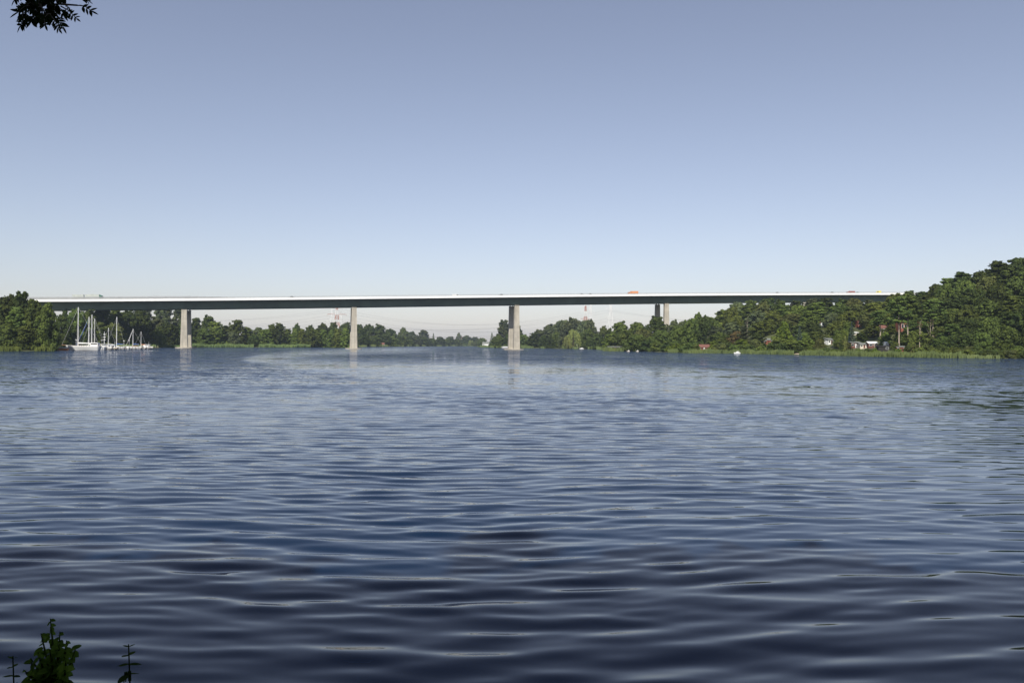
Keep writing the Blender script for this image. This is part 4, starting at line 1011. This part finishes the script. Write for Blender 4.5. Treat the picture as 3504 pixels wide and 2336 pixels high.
sailboat(320, 438, 13, 314, 1076, 'yacht with drooping cream sail cover, third mast from the left', cover=cream, mr=.2)
sailboat(330, 452, 11.5, 323.5, 1089, 'slim masted yacht, fourth mast from the left behind the wheelhouse', cover=cream, mr=.15)
motorboat(357, 462, 9.5, 'white motor cruiser with radar mast right of the largest yacht', radar=True)
sailboat(376, 478, 9.5, 371, 1121, 'short masted yacht with white canopy behind the mooring posts', cover=white, mr=.15)
sailboat(396, 492, 11.5, 399, 1084, 'yacht with blue covered cockpit and tall single mast', stripe=bluec, cover=bluec, mr=.2)
motorboat(384, 470, 6.5, 'small cream cabin boat with blue roof between the posts', hm=cream, roofm=bluec)
motorboat(410, 498, 5.6, 'small open white boat right of the blue covered yacht')
motorboat(430, 512, 5.4, 'low white dinghy beside the jetty lamps', cover=white)
sailboat(459, 528, 11, 455, 1125, 'wooden decked yacht with blue boom cover and furled white foresail', cover=bluec, genoa=white, mr=.17, cabin=wood)
sailboat(480, 538, 8.5, 482.5, 1134, 'small yacht with orange flag and the shortest mast', cover=orangep, mr=.14)
motorboat(505, 548, 7.8, 'white motor cruiser at the far right end of the jetty', face=1)
d_ = motorboat(212, 398, 6.2, 'low orange red boat under a pale cover by the left bank', hm=orangep, cover=tarp, group=BG)
motorboat(2522, 473, 3.9, 'small white cabin boat in front of the right bank reeds', group='boats along the right bank')
motorboat(2150, 598, 2.2, 'tiny pale and red boat under the overhanging trees', hm=cream, group='boats along the right bank', stripe=redp)
motorboat(2181, 598, 2.2, 'tiny cream boat under the overhanging trees', hm=cream, group='boats along the right bank')
motorboat(1729, 1085, 11, 'low white and red boat left of the tall water pier', cover=white, stripe=redp, group='boats along the right bank')
motorboat(1990, 945, 5, 'small white boat on the lawn shore', group='boats along the right bank')
D2 = D_at(2757, 1196, 6)
motorboat(2757, D2, 4.6, 'small boat under a pale blue cover beside the sand landing', hm=cream, cover=mat('pale_blue_canvas', (.25, .33, .55), .7), group='boats along the right bank', z=gz((2757 - CX) / F * D2, D2) + .3, rz=.5)

# jetty, mooring posts, jetty lamps
jt = thing('jetty', 'long low grey wooden jetty behind the moored boats', 'jetty', ((345 - CX) / F * 440, 440, 0))
jx0, jy0 = (345 - CX) / F * 440, 440; jx1, jy1 = (545 - CX) / F * 572, 572
mb = MB(); dv = Vector((jx1 - jx0, jy1 - jy0)); nv = Vector((-dv.y, dv.x)).normalized() * 1.1
mb.face([(-nv.x, -nv.y, .7), (dv.x - nv.x, dv.y - nv.y, .7), (dv.x + nv.x, dv.y + nv.y, .7), (nv.x, nv.y, .7)]); mb.face([(-nv.x, -nv.y, .45), (dv.x - nv.x, dv.y - nv.y, .45), (dv.x - nv.x, dv.y - nv.y, .7), (-nv.x, -nv.y, .7)]); mb.face([(-nv.x, -nv.y, .45), (nv.x, nv.y, .45), (dv.x + nv.x, dv.y + nv.y, .45), (dv.x - nv.x, dv.y - nv.y, .45)])
mb.build('walkway', postm, jt)
for k in range(12):
    t = (k + .5) / 12; MB().tube([(dv.x * t, dv.y * t, -2), (dv.x * t, dv.y * t, .6)], .16, 6).build('support_pile', postm, jt)
post_me = MB().tube([(0, 0, -2), (0, 0, 2.1)], [.17, .15], 8).tube([(0, 0, 2.1), (0, 0, 2.2)], [.18, .02], 8).mesh('mooring_post', postm)
pxs = [(345, 452), (352, 455), (366, 458), (373, 461), (386, 466), (396, 470), (407, 476), (413, 480), (421, 484), (432, 492), (442, 498), (453, 505), (464, 512), (475, 520), (484, 526), (491, 532), (500, 536), (508, 540), (516, 544), (523, 552), (532, 560), (540, 568)]
for i, (x, D) in enumerate(pxs):
    o = bpy.data.objects.new('mooring_post', post_me); COL.objects.link(o); o.location = ((x - CX) / F * D, D, 0); o.scale = (1, 1, .85 + .35 * rnd.random())
    tag(o, f'weathered mooring post, {ordw(i) if i < 20 else ["twenty first", "twenty second"][i - 20]} from the left in the marina', 'mooring post', 'mooring posts in front of the moored boats')
for i, (x, y, D, wh) in enumerate([(261, 1163, 430, 'behind the bow of the largest yacht'), (348, 1164, 458, 'beside the radar mast cruiser'), (424, 1166, 520, 'left of the furled foresail'), (442, 1165, 528, 'right of the furled foresail')]):
    o = thing('jetty_lamp', f'small white jetty lamp {wh}', 'lamp', ((x - CX) / F * D, D, 0), 0, 'lamps on the jetty'); z = P(x, y, D).z
    MB().tube([(0, 0, -.5), (0, 0, z)], .06, 6).build('pole', alu, o); MB().box(-.5, .5, -.15, .15, z, z + .22, top=(.1, .05)).build('lamp_head', white, o)
# posts and sticks on the right bank
for (x, y0_, y1_, lab) in [(2803, 1173, 1198, 'thin pale upright pole in the bushes right of the sand landing'), (2391, 1174, 1186, 'short pole at the left end of the red roofed boathouse')]:
    D_ = D_at(x, y1_, 6); o = MB().tube([(0, 0, -.5), (0, 0, P(x, y0_, D_).z - gz((x - CX) / F * D_, D_))], .14, 6).build('pole', bark_pale); o.location = spot(x, D_); tag(o, lab, 'pole')
D_ = D_at(2994, 1201, 6); o = MB().tube([(0, 0, -.5), (-.7, 0, 4.0)], .17, 6).build('pole', bark_pale); o.location = spot(2996, D_); tag(o, 'leaning pale post left of the black shed', 'pole')
# brushwood heap
rs = random.Random(4); mb = MB()
for k in range(160):
    a = rs.uniform(-3.2, 3.2); b = rs.uniform(-1.2, 1.2); z = max(.1, 1.5 * (1 - abs(a) / 3.6) * rs.random()); t = rs.uniform(0, 6.28); l = rs.uniform(.4, 1.0)
    mb.tube([(a - math.cos(t) * l, b - math.sin(t) * l * .5, z), (a + math.cos(t) * l, b + math.sin(t) * l * .5, z + rs.uniform(-.2, .5))], .06, 4)
o = mb.build('brushwood_heap', mat('dry_brushwood', (.24, .12, .07), .9, .3)); D_ = D_at(2738, 1194, 8); o.location = spot(2738, D_); tag(o, 'reddish brown heap of cut branches behind the sand landing', 'brushwood')
# dead brush beside the bluff
rs = random.Random(9); mb = MB()
for k in range(70):
    a = rs.uniform(0, 3.14); l = rs.uniform(2, 5); x0_ = rs.uniform(-2.5, 2.5); mb.tube([(x0_, rs.uniform(-1, 1), rs.uniform(.5, 4)), (x0_ + math.cos(a) * l * .6, 0, rs.uniform(2, 5)), (x0_ + math.cos(a) * l, rs.uniform(-1, 1), rs.uniform(2.5, 6.5))], [.07, .05, .02], 4)
o = mb.build('fallen_tree', bark_pale); D_ = D_at(3215, 1165, 8); o.location = spot(3215, D_ - 6); tag(o, 'tangle of dead pale branches right of the leaning trunks', 'dead tree')

# ------------------------------------------------------------------ foreground ash tree and bank plants
ash_leaf = leaf_mat('ash_leaf', (.022, .038, .012), var=.2, trans=.12, scale=3)
nettle_m = leaf_mat('nettle_leaf', (.055, .09, .022), var=.35, trans=.3, scale=9)
shoot_m = leaf_mat('shoot_leaf', (.10, .16, .025), var=.5, trans=.35, scale=6)
def leaf(mb, p, d, n, L, W, mi=0, seg=4):
    d = d.normalized(); s = d.cross(n).normalized(); n2 = s.cross(d); prev = None
    for k in range(seg + 1):
        t = k / seg; wv = W * (math.sin(math.pi * min(1, t * .92 + .08)) ** .8) * (1 - .25 * t); q = p + d * L * t - n2 * L * .12 * t * t
        cur = (q - s * wv, q + n2 * wv * .12 * -1, q + s * wv)
        if prev: mb.face([prev[0], prev[1], cur[1], cur[0]], mi); mb.face([prev[1], prev[2], cur[2], cur[1]], mi)
        prev = cur
rs = random.Random(21)
ash = thing('ash_tree', 'dark overhanging ash tree whose leafy branch hangs in at top left', 'tree', (-5.5, -2.5, 2.4))
aw = Vector(ash.location)
def loc(v): return v - aw
C = []; Rr = []
for k in range(110):
    a = rs.uniform(0, 6.28); q = math.sqrt(rs.random()); C.append((math.cos(a) * q * 7 + 3, math.sin(a) * q * 5.5 - 2.5, 8 + 3.2 * rs.uniform(-1, 1) * math.sqrt(1.05 - q * q))); Rr.append(rs.uniform(.8, 1.4))
me = leaves_mesh('crown', C, Rr, 200, .22, .75, 77); co = bpy.data.objects.new('crown', me); COL.objects.link(co); co.parent = ash; me.materials[0] = ash_leaf
me = trunk_mesh('trunk', 9.5, .35, limbs=10, reach=5, t0=.45, seed=5); to = bpy.data.objects.new('trunk', me); COL.objects.link(to); to.parent = ash
DB = 4.6
mb = MB(); br = MB()
main = [loc(Vector((-5.0, -1.5, 8.6))), loc(P(30, -260, DB)), loc(P(90, -70, DB)), loc(P(130, 5, DB)), loc(P(150, 40, DB))]
br.tube(main, [.07, .03, .014, .008, .004], 6)
def pinnate(a, b, L, n, spread=1.05, W=.26, droop=0.0, dz=0.0):
    A = loc(P(a[0], a[1], DB + dz)); B = loc(P(b[0], b[1], DB + dz + rs.uniform(-.06, .06))); ax = B - A; br.tube([A, A + ax * .5 + Vector((0, 0, .01)), B], [.004, .003, .002], 4)
    for k in range(n):
        t = .28 + .62 * k / max(1, n - 1); p = A + ax * t; dirn = ax.normalized()
        for sd_ in (-1, 1):
            side = dirn.cross(Vector((0, 1, 0))) * sd_; d = (dirn * .75 + side * spread + Vector((0, rs.uniform(-.35, .35), -droop + rs.uniform(-.15, .1)))).normalized()
            leaf(mb, p, d, Vector((rs.uniform(-.4, .4), -1, rs.uniform(-.2, .8))).normalized(), L * rs.uniform(.8, 1.15) / F * DB, L * W * rs.uniform(.7, 1.1) / F * DB * .8)
    leaf(mb, B, ax, Vector((rs.uniform(-.3, .3), -1, .3)).normalized(), L * 1.1 / F * DB, L * W / F * DB * .5)
for a, b, L, n in [((92, 50), (70, 88), 37, 4), ((120, 55), (108, 70), 28, 3), ((146, 55), (155, 86), 24, 3), ((172, 52), (202, 100), 20, 5), ((192, 48), (215, 92), 20, 4), ((208, 22), (262, 64), 18, 5), ((272, 19), (312, 38), 20, 3), ((262, -20), (300, 2), 18, 4), ((70, -30), (50, 0), 22, 3), ((100, 20), (62, 42), 40, 2), ((205, 30), (216, 48), 24, 2), ((225, 22), (238, 34), 14, 2), ((200, -25), (205, 2), 20, 2)]:
    pinnate(a, b, L * (.8 if L > 34 else 1.15), n, W=.22 if L > 34 else .33)
for k in range(46):
    x, y = rs.uniform(75, 200), rs.uniform(-60, 55); 
    if y > 60 - abs(x - 140) * .2: continue
    a = rs.uniform(0, 6.28); l = rs.uniform(25, 55); pinnate((x, y), (x + math.cos(a) * l * .8, y + abs(math.sin(a)) * l * .45), rs.uniform(18, 30), 4, dz=rs.uniform(-.15, .5), W=.32)
br.tube([loc(P(190, -60, DB)), loc(P(196, 5, DB)), loc(P(203, 15, DB)), loc(P(262, 19, DB)), loc(P(274, 20, DB))], [.012, .008, .006, .005, .002], 5)
bro = br.build('branch', bark, ash); mb.build('leaves', ash_leaf, bro)
# nettles and a leafy shoot on the bank
def nettle(x, ytop, D, label, W=1.0, side=1.0, name='nettle_plant'):
    T = P(x, ytop, D); zg = gz(T.x, T.y); o = thing(name, label, 'plant', (T.x, T.y, zg), 0, 'plants on the near bank'); H = T.z - zg
    lf = MB(); stm = MB(); stm.tube([(0, 0, -.05), (.02, 0, H * .5), (0, 0, H)], [.005, .004, .002], 6); stm.build('stem', nettle_m, o)
    n = int(H / .05)
    for k in range(n):
        z = H - .008 - k * .026 * (1 + k * .05)
        if z < .1: break
        a = (k % 2) * 1.0 + .1 + rs.uniform(-.3, .3); L = (.022 + min(.05, .008 * k)) * W
        for q in (0, math.pi):
            d = Vector((math.cos(a + q), math.sin(a + q), .45 - .22 * min(k, 6))); leaf(lf, Vector((0, 0, z)), d, Vector((0, 0, 1)), L * rs.uniform(.85, 1.2), L * .36)
        if k > 2:       # hanging flower tassels
            for q in range(4):
                t = rs.uniform(0, 6.28); p0 = Vector((0, 0, z)); p1 = p0 + Vector((math.cos(t) * .014, math.sin(t) * .014, .004)); p2 = p0 + Vector((math.cos(t) * .018, math.sin(t) * .018, -.03)); lf.tube([p0, p1, p2], [.001, .003, .002], 4)
    lf.build('foliage', nettle_m, o); return o
nettle(440, 2203, 2.7, 'single slim nettle with drooping leaves at the bottom of the picture')
nettle(44, 2243, 2.7, 'small dark nettle in the bottom left corner', .8)
nettle(108, 2262, 2.75, 'low nettle stem between the corner nettle and the leafy shoot', .9)
def shoot(x, ytop, D, label, xs):
    T = P(x, ytop, D); zg = gz(T.x, T.y); o = thing('leafy_shrub', label, 'shrub', (T.x, T.y, zg), 0, 'plants on the near bank'); H = T.z - zg; W0 = Vector((T.x, T.y, zg))
    stm = MB(); lf = MB()
    for (bx, by, ax, ay) in xs:
        A = P(bx, by, D) - W0; B = P(ax, ay, D + rs.uniform(-.12, .12)) - W0; A.z = max(A.z, 0); Rt = Vector((A.x * .4, 0, -.05)); stm.tube([Rt, A, A.lerp(B, .5) + Vector((.01, 0, 0)), B], [.006, .005, .004, .0015], 5)
        n = int((B - A).length / .009) + 2
        for k in range(n):
            p = A.lerp(B, (k + .5) / n); t = rs.uniform(0, 6.28); L = rs.uniform(.026, .052) * (1.0 - .55 * (k / n) ** 2)
            leaf(lf, p, Vector((math.cos(t), math.sin(t) * .7, rs.uniform(-.9, .15))), Vector((rs.uniform(-.3, .3), -.8, .8)).normalized(), L, L * .34)
    stm.build('stem', nettle_m, o); lf.build('leaves', shoot_m, o); return o
shoot(172, 2112, 2.7, 'dense leafy shrub shoot with broad green leaves at bottom left', [(170, 2300, 172, 2115), (160, 2340, 140, 2165), (175, 2330, 205, 2160), (190, 2340, 228, 2190), (205, 2330, 262, 2205), (150, 2350, 105, 2250), (140, 2360, 80, 2290), (200, 2360, 225, 2260), (175, 2360, 170, 2220), (205, 2255, 250, 2212), (150, 2360, 130, 2230), (185, 2370, 190, 2200)])
# low grass on the near bank
rs2 = np.random.RandomState(8); n = 9000; gx = rs2.uniform(-7, 7, n); gy = rs2.uniform(-3, 6.3, n); ok = ~((np.abs(gx) < .5) & (np.abs(gy) < .8)); gx, gy = gx[ok], gy[ok]; n = len(gx); gzv = ground(gx, gy)
hh = rs2.uniform(.06, .22, n); a = rs2.rand(n) * 3.14; le = rs2.normal(size=(n, 2)) * .05
V3 = np.stack([np.stack([gx - np.cos(a) * .006, gy - np.sin(a) * .006, gzv - .02], 1), np.stack([gx + np.cos(a) * .006, gy + np.sin(a) * .006, gzv - .02], 1), np.stack([gx + le[:, 0], gy + le[:, 1], gzv + hh], 1)], 1).reshape(-1, 3)
me = bpy.data.meshes.new('grass'); me.vertices.add(3 * n); me.vertices.foreach_set('co', V3.astype(np.float32).ravel()); me.loops.add(3 * n); me.loops.foreach_set('vertex_index', np.arange(3 * n, dtype=np.int32)); me.polygons.add(n); me.polygons.foreach_set('loop_start', np.arange(0, 3 * n, 3, dtype=np.int32)); me.update(calc_edges=True)
me.materials.append(nettle_m); o = bpy.data.objects.new('grass', me); COL.objects.link(o); tag(o, 'grass on the near bank', 'grass', kind='stuff')

# ------------------------------------------------------------------ haze in the valley
HZ = 0.00009
if HZ:
    hb = MB().box(-9500, 9500, -9500, 9500, -8, 150).build('haze', None); hm = bpy.data.materials.new('haze'); hm.use_nodes = True; t = hm.node_tree; t.nodes.clear()
    ho = nn(t, 'ShaderNodeOutputMaterial'); pv = nn(t, 'ShaderNodeVolumePrincipled'); pv.inputs['Color'].default_value = (.7, .83, 1, 1); pv.inputs['Density'].default_value = HZ; pv.inputs['Anisotropy'].default_value = .2
    t.links.new(pv.outputs[0], ho.inputs['Volume']); hb.data.materials.clear(); hb.data.materials.append(hm); tag(hb, 'thin blue summer haze over the lake', 'haze', kind='stuff')
